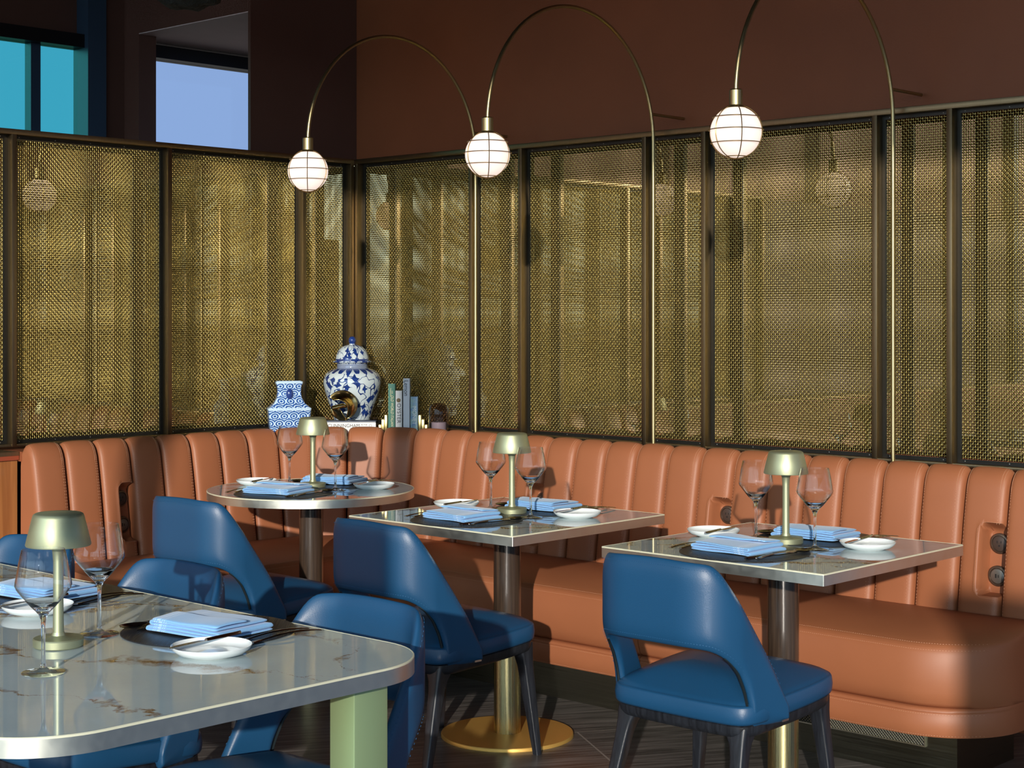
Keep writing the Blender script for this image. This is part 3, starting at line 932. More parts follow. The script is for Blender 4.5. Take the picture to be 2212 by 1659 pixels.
# seat: swept section, rounded free end
DSEAT = 0.550
def end_scale(q):
    rc = 0.26
    x = q - (QTOT + 0.03 - rc)
    if x <= 0: return 0.0
    return rc - math.sqrt(max(0.0, rc * rc - x * x))
def sweep(name, section, qs, mat, depth=DSEAT, cap=True):
    rows = []
    for q in qs:
        rec = end_scale(q)
        row = []
        for o, z in section:
            # only the front part recedes round the end corner
            k = min(1.0, max(0.0, -o / depth))
            row.append(loc_bq(path(min(q, QTOT + 0.03), o + rec * k), z))
        rows.append(row)
    bm = bmesh.new(); V = add_grid(bm, rows)
    if cap:
        bm.faces.new(V[0]); bm.faces.new(V[-1])
    return bm_obj(name, bm, mat, bq, angle=50)
def qrange(a, b, step=0.03):
    n = max(2, int((b - a) / step))
    return [a + (b - a) * i / n for i in range(n + 1)]
seat_sec = [(0.0, 0.30), (0.0, 0.452), (-0.03, 0.458), (-0.10, 0.468), (-0.20, 0.474), (-0.32, 0.474), (-0.43, 0.464), (-0.50, 0.451), (-0.530, 0.443), (-0.541, 0.438), (-0.545, 0.4335), (-0.549, 0.4355), (-0.553, 0.432), (-0.560, 0.415), (-0.566, 0.38), (-0.568, 0.34), (-0.563, 0.30), (-0.552, 0.266), (-0.535, 0.252), (-0.45, 0.25)]
skirt_sec = [(-0.30, 0.252), (-0.530, 0.252), (-0.546, 0.251), (-0.553, 0.246), (-0.5545, 0.240), (-0.5525, 0.238), (-0.555, 0.235), (-0.557, 0.20), (-0.554, 0.172), (-0.548, 0.164), (-0.30, 0.163)]
splits = [0.0, L1 + LA * 0.02, q_right(-4.93), q_right(-3.557), QTOT + 0.03]
for a, b in zip(splits, splits[1:]):
    fine = 0.012 if b > QTOT else 0.03
    qs = qrange(a + 0.0015, b - 0.0015, fine)
    if b > QTOT:
        # last bit follows the round corner densely
        qs = qrange(a + 0.0015, QTOT + 0.03 - 0.26, 0.04)[:-1] + [QTOT + 0.03 - 0.26 + 0.26 * math.sin(t * PI / 2 / 16) for t in range(17)]
    # pinch the ends slightly so the joints read as seams
    sweep('seat_cushion', seat_sec, qs, 'tan')
    sweep('skirt', skirt_sec, qs, 'tan')
    for o_, z_ in ((-0.536, 0.4425), (-0.5565, 0.4265), (-0.5575, 0.2335), (-0.5562, 0.170)):
        qq = a + 0.01
        while qq < min(b, QTOT - 0.0) - 0.01:
            rec = end_scale(qq); rec2 = end_scale(qq + 0.004)
            p = loc_bq(path(qq, o_ + rec - 0.0006), z_ + 0.0006); p2 = loc_bq(path(qq + 0.004, o_ + rec2 - 0.0006), z_ + 0.0006)
            nx = path(qq, -1); nx0 = path(qq, 0)
            add_stitch(p, p2 - p, Vector((nx[0] - nx0[0], nx[1] - nx0[1], 0.3)))
            qq += 0.0075
for (a, b) in ((0.0, L1 - 0.02), (L1 - 0.02, L1 + LA + 0.02), (L1 + LA + 0.02, QTOT)):
    pass
bm_obj('stitching', stitch, 'thread', bq, smooth=False, recalc=False)
# dark bronze plinth, square end
bm = bmesh.new()
add_prism(bm, [(SR + 0.40, N_END), (SR + 0.40, 4.604), (-2.443, 4.604), (-2.443, 4.98), (SR, 4.98), (SR, N_END)], [(0.0, 0), (0.164, 0)])
for v in bm.verts: v.co.x -= CX; v.co.y -= CY
bm_obj('plinth', bm, 'plinth', bq, smooth=False)
# vent grille in the plinth
bm = bmesh.new()
gx0, gx1, gz0, gz1 = -3.60, -2.552, 0.096, 0.160
add_box(bm, (gx0 - 0.004, 4.597, gz0 - 0.004), (gx1 + 0.004, 4.6035, gz0)); add_box(bm, (gx0 - 0.004, 4.597, gz1), (gx1 + 0.004, 4.6035, gz1 + 0.003))
add_box(bm, (gx1, 4.597, gz0), (gx1 + 0.004, 4.6035, gz1)); add_box(bm, (gx0 - 0.004, 4.597, gz0), (gx0, 4.6035, gz1))
st = 0.0105
n = int((gx1 - gx0 + 0.064) / st)
for i in range(n):
    for sg in (1, -1):
        xa = gx0 - 0.064 + i * st if sg > 0 else gx0 + i * st
        xb = xa + 0.064 * sg
        pa, pb = [xa, gz0], [xb, gz1]
        if sg < 0: pa[0] = xa + 0.0; 
        # clip to the opening
        def clip(p, q):
            for lim, lo in ((gx0, True), (gx1, False)):
                if (p[0] < lim) == lo and (q[0] < lim) == lo and p[0] != lim: return None
                for e in (p, q):
                    if (e[0] < lim) if lo else (e[0] > lim):
                        t = (lim - p[0]) / (q[0] - p[0]); z = p[1] + (q[1] - p[1]) * t
                        e[0] = lim; e[1] = z
            return p, q
        c = clip(pa, pb)
        if not c or abs(pa[0] - pb[0]) < 1e-4: continue
        add_tube(bm, [(pa[0], 4.600, pa[1]), (pb[0], 4.600, pb[1])], 0.0013, 4)
for v in bm.verts: v.co.x -= CX; v.co.y -= CY
bm_obj('vent_grille', bm, 'grille', bq, smooth=False)
box_obj('vent_back', (gx0 - CX, 4.6032 - CY, gz0), (gx1 - CX, 4.6039 - CY, gz1), 'black', bq)

# ------------------------------------------------------------------ arc lamps
def arc_lamp(s, label):
    n0, zc, r = 5.103, 2.107, 0.47
    t = thing('arc_lamp', label, 'arc lamp', (s, n0, 0.900), group='arched globe lamps')
    pts = [(0, 0, 0), (0, 0, 0.6), (0, 0, zc - 0.9 - 0.001)]
    for i in range(0, 41):
        a = PI * i / 40
        pts.append((0, -r + r * math.cos(a), zc - 0.9 + r * math.sin(a)))
    bm = bmesh.new(); add_tube(bm, pts, 0.0072, 12)
    bm_obj('pole', bm, 'pole', t)
    bm = bmesh.new(); add_tube(bm, [(0, -0.012, 2.219 - 0.9), (0, WN - n0, 2.219 - 0.9)], 0.006, 10)
    bm_obj('wall_bracket', bm, 'pole', t)
    lathe_obj('pole_foot', [(0, 0), (0.017, 0), (0.017, 0.006), (0.009, 0.009), (0, 0.009)], 'pole', t, 20)
    gy, gz = -2 * r, 1.995 - 0.9
    lathe_obj('lamp_socket', [(0, 0.132), (0.017, 0.132), (0.0205, 0.128), (0.0205, 0.083), (0.026, 0.079), (0.030, 0.074), (0, 0.074)], 'pole', t, 24, (0, gy, gz))
    bm = bmesh.new(); bmesh.ops.create_uvsphere(bm, u_segments=40, v_segments=24, radius=0.079)
    bm_obj('globe', bm, 'globe', t, (0, gy, gz))
    bm = bmesh.new(); rc = 0.0835
    for k in range(3):
        a = PI * k / 3 + R(18)
        add_tube(bm, [(rc * math.cos(u) * math.cos(a), rc * math.cos(u) * math.sin(a), rc * math.sin(u)) for u in [2 * PI * i / 48 for i in range(48)]], 0.0016, 5, closed=True)
    for lat in (0.045, 0.006, -0.034, -0.076):
        rr = math.sqrt(rc * rc - lat * lat) + 0.0015
        add_tube(bm, [(rr * math.cos(u), rr * math.sin(u), lat) for u in [2 * PI * i / 48 for i in range(48)]], 0.0016, 5, closed=True)
    bm_obj('cage', bm, 'cage', t, (0, gy, gz))
    return t
arc_lamp(-4.992, 'arched brass globe lamp whose pole stands beside the candle dome')
arc_lamp(-4.0136, 'arched brass globe lamp between the other two, its whole arch in the picture')
arc_lamp(-2.9525, 'arched brass globe lamp with its top cut off by the picture edge')

# ------------------------------------------------------------------ tables
TOP = 0.75
def table_top(t, poly, thick=0.032):
    bm = bmesh.new()
    add_prism(bm, poly, [(TOP - 0.012, 0.0031), (TOP - 0.0006, 0.0031), (TOP, 0.0034)])
    bm_obj('marble_top', bm, 'marble', t, angle=30)
    bm = bmesh.new()
    ro = add_prism(bm, poly, [(TOP - thick, 0.006), (TOP - thick, 0.0), (TOP - 0.0035, 0.0)], cap=False)
    bm.faces.new(ro[0])
    bm_obj('metal_edge', bm, 'edge', t, angle=30)
    bm = bmesh.new()
    rr = add_prism(bm, poly, [(TOP - 0.0035, -0.0003), (TOP - 0.0008, -0.0003), (TOP + 0.0005, 0.0012), (TOP + 0.0005, 0.0030), (TOP - 0.0035, 0.0030)], cap=False)
    for a, b in ((rr[4], rr[0]),):
        for i in range(len(a)):
            j = (i + 1) % len(a); bm.faces.new((a[i], a[j], b[j], b[i]))
    bm_obj('brass_lip', bm, 'edge_lip', t, angle=30)

def pedestal(t, brass_to=0.34):
    lathe_obj('base_plate', [(0, 0.0), (0.226, 0.0), (0.226, 0.008), (0.2235, 0.0115), (0, 0.0125)], 'gold_disc', t, 64)
    lathe_obj('lower_column', [(0, 0.0125), (0.0455, 0.0125), (0.0455, brass_to), (0, brass_to)], 'brass_col', t, 40)
    lathe_obj('upper_column', [(0, brass_to), (0.0465, brass_to), (0.0465, TOP - 0.033), (0, TOP - 0.033)], 'wood_col', t, 40)

def square_table(loc, label, rz=0.0, half=0.3815):
    t = thing('dining_table', label, 'table', loc, rz)
    table_top(t, rounded_poly([(-half, -half), (half, -half), (half, half), (-half, half)], 0.003, 3))
    pedestal(t)
    return t
def round_table(loc, label, rad=0.403):
    t = thing('dining_table', label, 'table', loc)
    table_top(t, [(rad * math.cos(2 * PI * i / 96), rad * math.sin(2 * PI * i / 96)) for i in range(96)])
    pedestal(t)
    return t
T1 = (-4.975, 4.165, 0); T2 = (-3.842, 4.082, 0); T3 = (-2.741, 4.104, 0)
round_table(T1, 'round marble table in the banquette corner')
square_table(T2, 'square marble table standing next to the round table')
square_table(T3, 'square marble table before the rounded end of the banquette')

# large table with rounded corners
t4 = thing('dining_table', 'large marble table with rounded corners on sage-gold square posts', 'table', (-3.40, 1.85, 0))
hx0, hx1, hy0, hy1 = -4.50 + 3.40, -2.352 + 3.40, 1.345 - 1.85, 2.338 - 1.85
table_top(t4, rounded_poly([(hx0, hy0), (hx1, hy0), (hx1, hy1), (hx0, hy1)], 0.185, 14), 0.034)
for (px, py) in ((-2.468, 2.1895), (-3.92, 2.1895), (-2.95, 1.47), (-3.92, 1.47)):
    box_obj('leg', (px + 3.40 - 0.0375, py - 1.85 - 0.045, 0), (px + 3.40 + 0.0375, py - 1.85 + 0.045, TOP - 0.034), 'post_leg', t4, 0.004)

# ------------------------------------------------------------------ chairs
def catmull_closed(pts, per=6):
    out = []
    n = len(pts)
    for i in range(n):
        p0, p1, p2, p3 = (Vector(pts[(i + k - 1) % n]) for k in range(4))
        for k in range(per):
            t = k / per
            out.append(0.5 * (2 * p1 + (p2 - p0) * t + (2 * p0 - 5 * p1 + 4 * p2 - p3) * t * t + (3 * p1 - p0 - 3 * p2 + p3) * t ** 3))
    return out
seat_half = [(0.0, -0.182), (0.12, -0.180), (0.205, -0.168), (0.240, -0.122), (0.249, -0.04), (0.256, 0.07), (0.254, 0.17), (0.238, 0.236), (0.180, 0.268), (0.095, 0.279), (0.0, 0.281)]
seat_outline = [Vector(p) for p in seat_half] + [Vector((-x, y)) for x, y in reversed(seat_half[1:-1])]
seat_outline = catmull_closed(seat_outline, 4)
def make_chair(label):
    t = thing('dining_chair', label, 'chair', group='blue leather dining chairs')
    # seat cushion
    bm = bmesh.new()
    levels = [(0.345, 0.010), (0.347, 0.003), (0.354, -0.001), (0.372, -0.003), (0.392, 0.0), (0.3975, 0.003), (0.3970, 0.0055), (0.401, 0.009), (0.408, 0.022)]
    rings = add_prism(bm, seat_outline, levels, cap=False)
    bm.faces.new(rings[0])
    prev = rings[-1]
    base = [Vector((v.co.x, v.co.y)) for v in prev]
    for sc, z in ((0.82, 0.4245), (0.64, 0.440), (0.44, 0.452), (0.22, 0.458)):
        ring = [bm.verts.new((b.x * sc, b.y * sc, z)) for b in base]
        for i in range(len(ring)):
            j = (i + 1) % len(ring); bm.faces.new((prev[i], prev[j], ring[j], ring[i]))
        prev = ring
    bm.faces.new(prev)
    for v in bm.verts: v.co.z += 0.075 * (v.co.y + 0.17)
    seat = bm_obj('seat', bm, 'blue', t, angle=80)
    bm = bmesh.new()
    add_prism(bm, seat_outline, [(0.306, 0.030), (0.312, 0.016), (0.325, 0.010), (0.341, 0.008), (0.345, 0.012)])
    for v in bm.verts: v.co.z += 0.075 * (v.co.y + 0.17)
    bm_obj('seat_frame', bm, 'ebony', t, angle=50)
    # backrest shell: half path in plan
    ra, hs, y0 = 0.125, 0.093, -0.277
    arc = ra * PI / 2 * 0.87
    def plan(l):
        if l < hs: return Vector((l, y0)), Vector((0, -1))
        if l < hs + arc:
            a = -PI / 2 + (l - hs) / ra
            return Vector((hs + ra * math.cos(a), y0 + ra + ra * math.sin(a))), Vector((math.cos(a), math.sin(a)))
        a = -PI / 2 + arc / ra
        p = Vector((hs + ra * math.cos(a), y0 + ra + ra * math.sin(a))); d = Vector((-math.sin(a), math.cos(a)))
        return p + d * (l - hs - arc), Vector((math.cos(a), math.sin(a)))
    lmax = hs + arc + 0.172
    def zt(l):
        y = plan(l)[0].y
        return min(0.783 - 0.25 * l * l, 0.634 - 1.55 * (y + 0.152) - 0.5 * max(0.0, y + 0.07)) if y > y0 + 0.02 else 0.783 - 0.25 * l * l
    ztab = [(-0.2771, 0.563), (-0.262, 0.560), (-0.247, 0.556), (-0.222, 0.540), (-0.1985, 0.5205), (-0.172, 0.486), (-0.151, 0.440), (-0.138, 0.390), (-0.133, 0.345)]
    def zb(l):
        y = plan(l)[0].y
        if y >= ztab[-1][0]: return 0.345
        for (ya, za), (yb, zb_) in zip(ztab, ztab[1:]):
            if ya <= y <= yb: return za + (zb_ - za) * (y - ya) / (yb - ya)
        return ztab[0][1]
    def l_of_y(y):
        lo, hi = 0.0, lmax
        for _ in range(40):
            m_ = (lo + hi) / 2
            if plan(m_)[0].y < y: lo = m_
            else: hi = m_
        return lo
    ls = [0, 0.03, 0.06, hs] + [hs + arc * k / 8 for k in range(1, 7)] + [l_of_y(y) for y in (-0.183, -0.172, -0.161, -0.151, -0.144, -0.138, -0.1345, -0.129, -0.115, -0.09, -0.06, -0.035, -0.015)] + [lmax]
    ls = sorted(set(round(l, 5) for l in ls))
    ls = [-l for l in reversed(ls[1:])] + ls
    nh = 9
    TK = 0.030
    def shell(l, v, side):
        p, nn = plan(abs(l))
        a, b = zb(abs(l)), zt(abs(l))
        z = a + (b - a) * v
        lean = 0.0
        # panel swells slightly in the middle, edges rounded
        ev = abs(2 * v - 1)
        th = TK / 2 * (1 - 0.55 * ev ** 8)
        off = th if side > 0 else -th
        x = p.x + nn.x * (off + lean * 0.2); y = p.y + nn.y * off - lean
        return Vector((x if l >= 0 else -x, y, z))
    outer = [[shell(l, j / nh, 1) for j in range(nh + 1)] for l in ls]
    inner = [[shell(l, j / nh, -1) for j in range(nh + 1)] for l in ls]
    bm = bmesh.new()
    rows = []
    for o_, i_ in zip(outer, inner):
        top = (o_[-1] + i_[-1]) / 2 + Vector((0, 0, 0.006)); bot = (o_[0] + i_[0]) / 2 - Vector((0, 0, 0.006))
        rows.append([bot] + o_ + [top] + list(reversed(i_)))
    V = add_grid(bm, rows, close_u=True)
    for vr in (V[0], V[-1]): bm.faces.new(vr)
    br = bm_obj('backrest', bm, 'blue', t, angle=180)
    md = br.modifiers.new('smooth', 'SUBSURF'); md.levels = 1; md.render_levels = 1
    # zips and piping on the arch edges
    for sg in (1, -1):
        bm = bmesh.new()
        pts = []
        for k in range(14):
            y_ = -0.215 + 0.078 * k / 13
            l = l_of_y(y_); z = zb(l)
            p, nn = plan(l)
            lean = 0.0
            pts.append(Vector((sg * (p.x + nn.x * -0.002), p.y + nn.y * -0.002 - lean - 0.0, z)) + Vector((-sg * 0.002, -0.006, 0)))
        add_tube(bm, pts, 0.0042, 6)
        bm_obj('zip', bm, 'zip', br)
    # stitch lines along the outer top edge and the lower edge
    global bm_s
    L_ = [(-lmax + 2 * lmax * k / 118) for k in range(119)]
    for v in (0.945, 0.05):
        bm_s = bmesh.new()
        for l in L_:
            if v == 0.05 and plan(abs(l))[0].y > -0.152: continue
            if abs(l) > lmax - 0.03: continue
            p = shell(l, v, 1); p2 = shell(l + 0.004, v, 1)
            pl, nn = plan(abs(l)); nn = Vector((nn.x * (1 if l >= 0 else -1), nn.y, 0.0))
            add_stitch(p + nn * 0.0006, p2 - p, nn)
        bm_obj('stitching', bm_s, 'blue_thread', br, smooth=False, recalc=False)
    box_obj('maker_tag', (0.2630, -0.050, 0.3475), (0.2665, -0.022, 0.3530), 'screw', t)
    # legs
    for (x, y, fx, fy) in ((0.198, 0.222, 0.240, 0.250), (-0.198, 0.222, -0.240, 0.250), (0.188, -0.128, 0.222, -0.215), (-0.188, -0.128, -0.222, -0.215)):
        bm = bmesh.new()
        rows = []
        for z, w, d in ((0.337, 0.040, 0.036), (0.320, 0.034, 0.032), (0.296, 0.025, 0.024), (0.265, 0.021, 0.0205), (0.17, 0.018, 0.0175), (0.085, 0.0150, 0.0145), (0.0, 0.0115, 0.0115)):
            tt = 1 - z / 0.337
            lift = 0.029 * (z / 0.337) if y > 0 else 0.0
            cx_, cy_ = x + (fx - x) * tt, y + (fy - y) * tt
            # keep the flare inside the frame outline
            if z > 0.28: cx_ -= math.copysign((w - 0.023) * 0.55, x); cy_ -= math.copysign((w - 0.023) * 0.55, y)
            poly = rounded_poly([(-w, -d), (w, -d), (w, d), (-w, d)], min(w, d) * 0.35, 3)
            rows.append([Vector((cx_ + p.x, cy_ + p.y, z + lift)) for p in poly])
        V = add_grid(bm, rows, close_u=True)
        bm.faces.new(V[0]); bm.faces.new(V[-1])
        bm_obj('leg', bm, 'ebony', t, angle=35)
    return t
chair = make_chair('blue leather chair drawn up to the square table by the rounded banquette end')
chair.location = (-2.735, 3.745, 0); chair.rotation_euler = (0, 0, 0)
for loc, rz, lab in (((-3.855, 3.733, 0), -3, 'blue leather chair drawn up to the square table next to the round one'),
                     ((-4.835, 3.715, 0), 3, 'blue leather chair drawn up to the round corner table'),
                     ((-2.805, 2.262, 0), 180, 'blue leather chair at the far side of the large table, by its rounded end'),
                     ((-3.572, 2.295, 0), 180, 'blue leather chair at the large table, in front of the chair at the round table'),
                     ((-4.27, 2.295, 0), 180, 'blue leather chair mostly hidden behind the lamp and glasses of the large table')):
    copy_tree(chair, loc, R(rz), lab)

# ------------------------------------------------------------------ table ware
def make_table_lamp(label):
    t = thing('table_lamp', label, 'table lamp', group='cordless table lamps')
    lathe_obj('base', [(0, 0), (0.0485, 0), (0.0505, 0.002), (0.0515, 0.016), (0.0495, 0.0185), (0.020, 0.0195), (0.014, 0.023), (0.0118, 0.030), (0, 0.030)], 'lamp', t, 48)
    lathe_obj('stem', [(0, 0.028), (0.0112, 0.028), (0.0105, 0.08), (0.0105, 0.175), (0.0125, 0.198), (0.019, 0.212), (0.022, 0.214), (0, 0.214)], 'lamp', t, 28)
    lathe_obj('shade', [(0.061, 0.2105), (0.0655, 0.2085), (0.0665, 0.211), (0.0575, 0.248), (0.0525, 0.268), (0.0505, 0.273), (0.046, 0.2755), (0, 0.277), (0, 0.270), (0.046, 0.269), (0.050, 0.262), (0.061, 0.2105)], 'lamp', t, 56, cap=False)
    return t
def make_glass(label):
    t = thing('wine_glass', label, 'wine glass', group='empty angular wine glasses')
    lathe_obj('foot', [(0, 0), (0.040, 0), (0.0415, 0.0012), (0.041, 0.0028), (0.030, 0.0042), (0.012, 0.0070), (0.0062, 0.0118), (0, 0.0118)], 'bowl', t, 40)
    lathe_obj('stem', [(0, 0.0119), (0.0058, 0.0119), (0.0052, 0.0135), (0.0042, 0.022), (0.0038, 0.05), (0.0038, 0.085), (0.0050, 0.102), (0.0090, 0.1125), (0.0135, 0.1178), (0.0240, 0.1285), (0.0335, 0.1395), (0.0310, 0.1395), (0.0205, 0.1300), (0.0100, 0.1240), (0, 0.1228)], 'crystal', t, 40)
    lathe_obj('bowl', [(0.0330, 0.1399), (0.040, 0.1475), (0.0505, 0.1615), (0.0535, 0.1685), (0.0525, 0.177), (0.046, 0.212), (0.0405, 0.2365), (0.0400, 0.2370), (0.0396, 0.2362), (0.0452, 0.211), (0.0517, 0.1765), (0.0527, 0.1688), (0.0497, 0.1622), (0.0393, 0.1483), (0.0322, 0.1399)], 'bowl', t, 48, cap=False, angle=60)
    return t
def make_plate(label):
    bm = bmesh.new()
    add_lathe(bm, [(0, 0.0), (0.050, 0.0), (0.052, 0.0018), (0.068, 0.0055), (0.0785, 0.0145), (0.0815, 0.0205), (0.0805, 0.0212), (0.0770, 0.0150), (0.0670, 0.0082), (0.052, 0.0060), (0, 0.0058)], 56, cap=False)
    o = bm_obj('bread_plate', bm, 'china')
    tag(o, label, 'plate', 'white bread plates')
    return o
def make_mat(label):
    bm = bmesh.new(); add_lathe(bm, [(0, 0.0), (0.1865, 0.0), (0.1875, 0.001), (0.1865, 0.0022), (0, 0.0022)], 72)
    o = bm_obj('placemat', bm, 'mat')
    tag(o, label, 'placemat', 'round black placemats')
    return o
def make_napkin(label):
    """folded over and over: a flat snake of cloth, with a loose flap on top"""
    g = random.Random(3)
    W_, D_ = 0.110, 0.083
    bm = bmesh.new()
    layers = 4; th = 0.0066; r = th / 2
    # section in (x, z): runs to and fro
    sec = []
    for k in range(layers):
        z = 0.0030 + k * th
        sh = 0.003 * math.sin(k * 2.1)
        xs = [(-1 + 2 * i / 10) * (W_ - 0.004 - 0.002 * k) for i in range(11)]
        if k % 2: xs.reverse()
        for x in xs:
            sec.append((x + sh, z + 0.0011 * math.sin(x * 30 + k)))
        if k < layers - 1:
            e = xs[-1]; sgn = 1 if e > 0 else -1
            for a in (-60, 0, 60):
                sec.append((e + sh + sgn * (0.002 + r * math.cos(R(a))), z + r + r * math.sin(R(a)) * 1.0))
    rows = []
    for j in range(13):
        y = -D_ + 2 * D_ * j / 12
        edge = abs(y) / D_
        rows.append([Vector((x + 0.003 * math.sin(9 * y + z * 120), y + 0.0035 * math.sin(x * 22 + z * 160) * edge, z * (1 - 0.05 * edge ** 4) + 0.0012 * math.sin(7 * x + 23 * y))) for x, z in sec])
    add_grid(bm, rows)
    # top flap with a slanting edge
    ztop = 0.0042 + (layers - 0.5) * th
    frows = []
    for i in range(13):
        u = i / 12
        x = -W_ + 0.008 + (2 * W_ - 0.022) * u
        y0 = -0.012 + 0.05 * u - 0.03 * u * u
        frows.append([Vector((x, y0 + (D_ + 0.001 - y0) * v, ztop + 0.0022 + 0.0020 * math.sin(3 * v + 2 * u) + 0.0012 * math.sin(9 * u) - 0.004 * max(0, v - 0.9) * 10 * 0.4)) for v in [k / 8 for k in range(9)]])
    add_grid(bm, frows)
    o = bm_obj('napkin', bm, 'napkin', angle=70)
    md = o.modifiers.new('cloth', 'SOLIDIFY'); md.thickness = 0.0056; md.offset = 0
    md = o.modifiers.new('soft', 'SUBSURF'); md.levels = 1; md.render_levels = 1
    tag(o, label, 'napkin', 'folded blue napkins')
    return o

def handle_rows(x0, x1, w0, w1, wneck, arch, n=10):
    out = []
    for i in range(n + 1):
        u = i / n; x = x0 + (x1 - x0) * u
        w = w0 + (wneck - w0) * (u ** 0.6)
        out.append((x, w, arch * math.sin(PI * u) + 0.0012))
    return out
def plate_strip(bm, rows, thick=0.0022):
    """rows of (x, half width, z)"""
    P = []
    for x, w, z in rows:
        P.append([Vector((x, -w, z)), Vector((x, -w * 0.6, z + thick * 0.8)), Vector((x, 0, z + thick)), Vector((x, w * 0.6, z + thick * 0.8)), Vector((x, w, z)), Vector((x, 0, z - 0.0006))])
    V = add_grid(bm, P, close_u=True)
    bm.faces.new(V[0]); bm.faces.new(V[-1])
def make_fork(label):
    bm = bmesh.new()
    plate_strip(bm, handle_rows(-0.10, 0.035, 0.0075, 0, 0.0030, 0.006) + [(0.045, 0.007, 0.0015), (0.055, 0.0112, 0.0008), (0.064, 0.0118, 0.0012)])
    for k in range(4):
        y = -0.0098 + 0.00653 * k
        plate_pts = [(0.062, y, 0.002), (0.075, y, 0.004), (0.09, y * 0.97, 0.007), (0.100, y * 0.95, 0.0095)]
        add_tube(bm, plate_pts, lambda i: (0.0017, 0.0016, 0.0013, 0.0007)[i], 6)
    for v in bm.verts: v.co.x *= 1.16; v.co.y *= 1.12
    o = bm_obj('fork', bm, 'cutlery', angle=60); tag(o, label, 'fork', 'dinner forks'); return o
def make_spoon(label):
    bm = bmesh.new()
    plate_strip(bm, handle_rows(-0.10, 0.042, 0.0075, 0, 0.0030, 0.007))
    rows = []
    for side in (1, -1):
        rs = []
        for i in range(11):
            u = i / 10; x = 0.040 + 0.062 * u
            w = 0.0205 * math.sqrt(max(0, 1 - (2 * u - 1) ** 2)) * (0.92 + 0.12 * u) + 0.0005
            rs.append([Vector((x, w * v, 0.0085 - 0.0075 * (1 - v * v) * math.sin(PI * min(1, u * 0.95 + 0.03)) - (0.0012 if side < 0 else 0))) for v in [-1 + 2 * k / 8 for k in range(9)]])
        rows.append(rs)
    for rs in rows: add_grid(bm, rs)
    for v in bm.verts: v.co.x *= 1.16; v.co.y *= 1.12
    o = bm_obj('spoon', bm, 'cutlery', angle=60, recalc=False); tag(o, label, 'spoon', 'soup spoons'); return o
def make_knife(label, name='table_knife', scale=1.0, cat='knife', group='table knives'):
    bm = bmesh.new()
    plate_strip(bm, [(-0.105, 0.004, 0.001), (-0.10, 0.0072, 0.001), (-0.06, 0.0078, 0.001), (-0.01, 0.0062, 0.001), (0.0, 0.0055, 0.001)], 0.0052)
    P = []
    for x, w in ((-0.002, 0.005), (0.01, 0.0085), (0.05, 0.0092), (0.08, 0.0085), (0.10, 0.0055), (0.108, 0.0012)):
        P.append([Vector((x, 0.0045 - 2 * w, 0.0016)), Vector((x, 0.0045, 0.0022)), Vector((x, 0.0045, 0.0006)), Vector((x, 0.0045 - 2 * w, 0.0010))])
    V = add_grid(bm, P, close_u=True); bm.faces.new(V[0]); bm.faces.new(V[-1])
    for v in bm.verts: v.co = Vector((v.co.x * scale * 1.14, v.co.y * scale * 1.08, v.co.z))
    o = bm_obj(name, bm, 'cutlery', angle=50); tag(o, label, cat, group); return o

first = {}
def place(kind, maker, loc, rz, label, rx=0.0, ry=0.0):
    if kind not in first:
        o = first[kind] = maker(label)
        o.location = loc
    else:
        o = copy_tree(first[kind], loc, None, label)
    o.rotation_euler = (rx, ry, rz)
    return o

def setting(tx, ty, ang, mat_c, nap, plate, where, side, jit=0.0, forks=(-0.154, -0.186), pull=0.0, out=0.0):
    """mat_c etc. are (across, forward) offsets seen by the diner; ang turns the diner's frame. forward = towards table middle"""
    c, s = math.cos(ang), math.sin(ang)
    def W(a, f, z): return (tx + c * a - s * f, ty + s * a + c * f, z)
    Z = TOP + 0.0004
    place('mat', make_mat, W(*mat_c, Z), ang, f'round black placemat on the {side} of the {where}')
    place('napkin', make_napkin, W(*nap[:2], Z + 0.0042), ang + R(nap[2]), f'folded blue napkin on the {side} of the {where}')
    mx, my = mat_c
    up = ang + PI / 2
    Zc = Z + 0.0030
    place('fork', make_fork, W(mx + forks[0], my + 0.030 - pull, Zc), up + R(-6 + jit), f'inner fork beside the napkin on the {side} of the {where}')
    place('fork', make_fork, W(mx + forks[1], my + 0.022 - pull, Zc), up + R(-6 + jit), f'outer fork at the mat rim on the {side} of the {where}')
    place('knife', make_knife, W(mx + 0.095 + out, my - out * 1.2, Zc), up + R(-4 + jit), f'table knife beside the napkin on the {side} of the {where}')
    place('spoon', make_spoon, W(mx + 0.124 + out, my + 0.022 - out * 1.9, Zc), up + R(-7 + jit), f'soup spoon on the {side} of the {where}')
    place('plate', make_plate, W(plate[0], plate[1], Z), 0, f'white bread plate on the {side} of the {where}')
    place('butter', lambda l: make_knife(l, 'butter_knife', 0.82, 'butter knife', 'butter knives'), W(plate[0] + 0.035, plate[1] - 0.012, Z + 0.0212), up + R(8), f'butter knife across the bread plate on the {side} of the {where}')

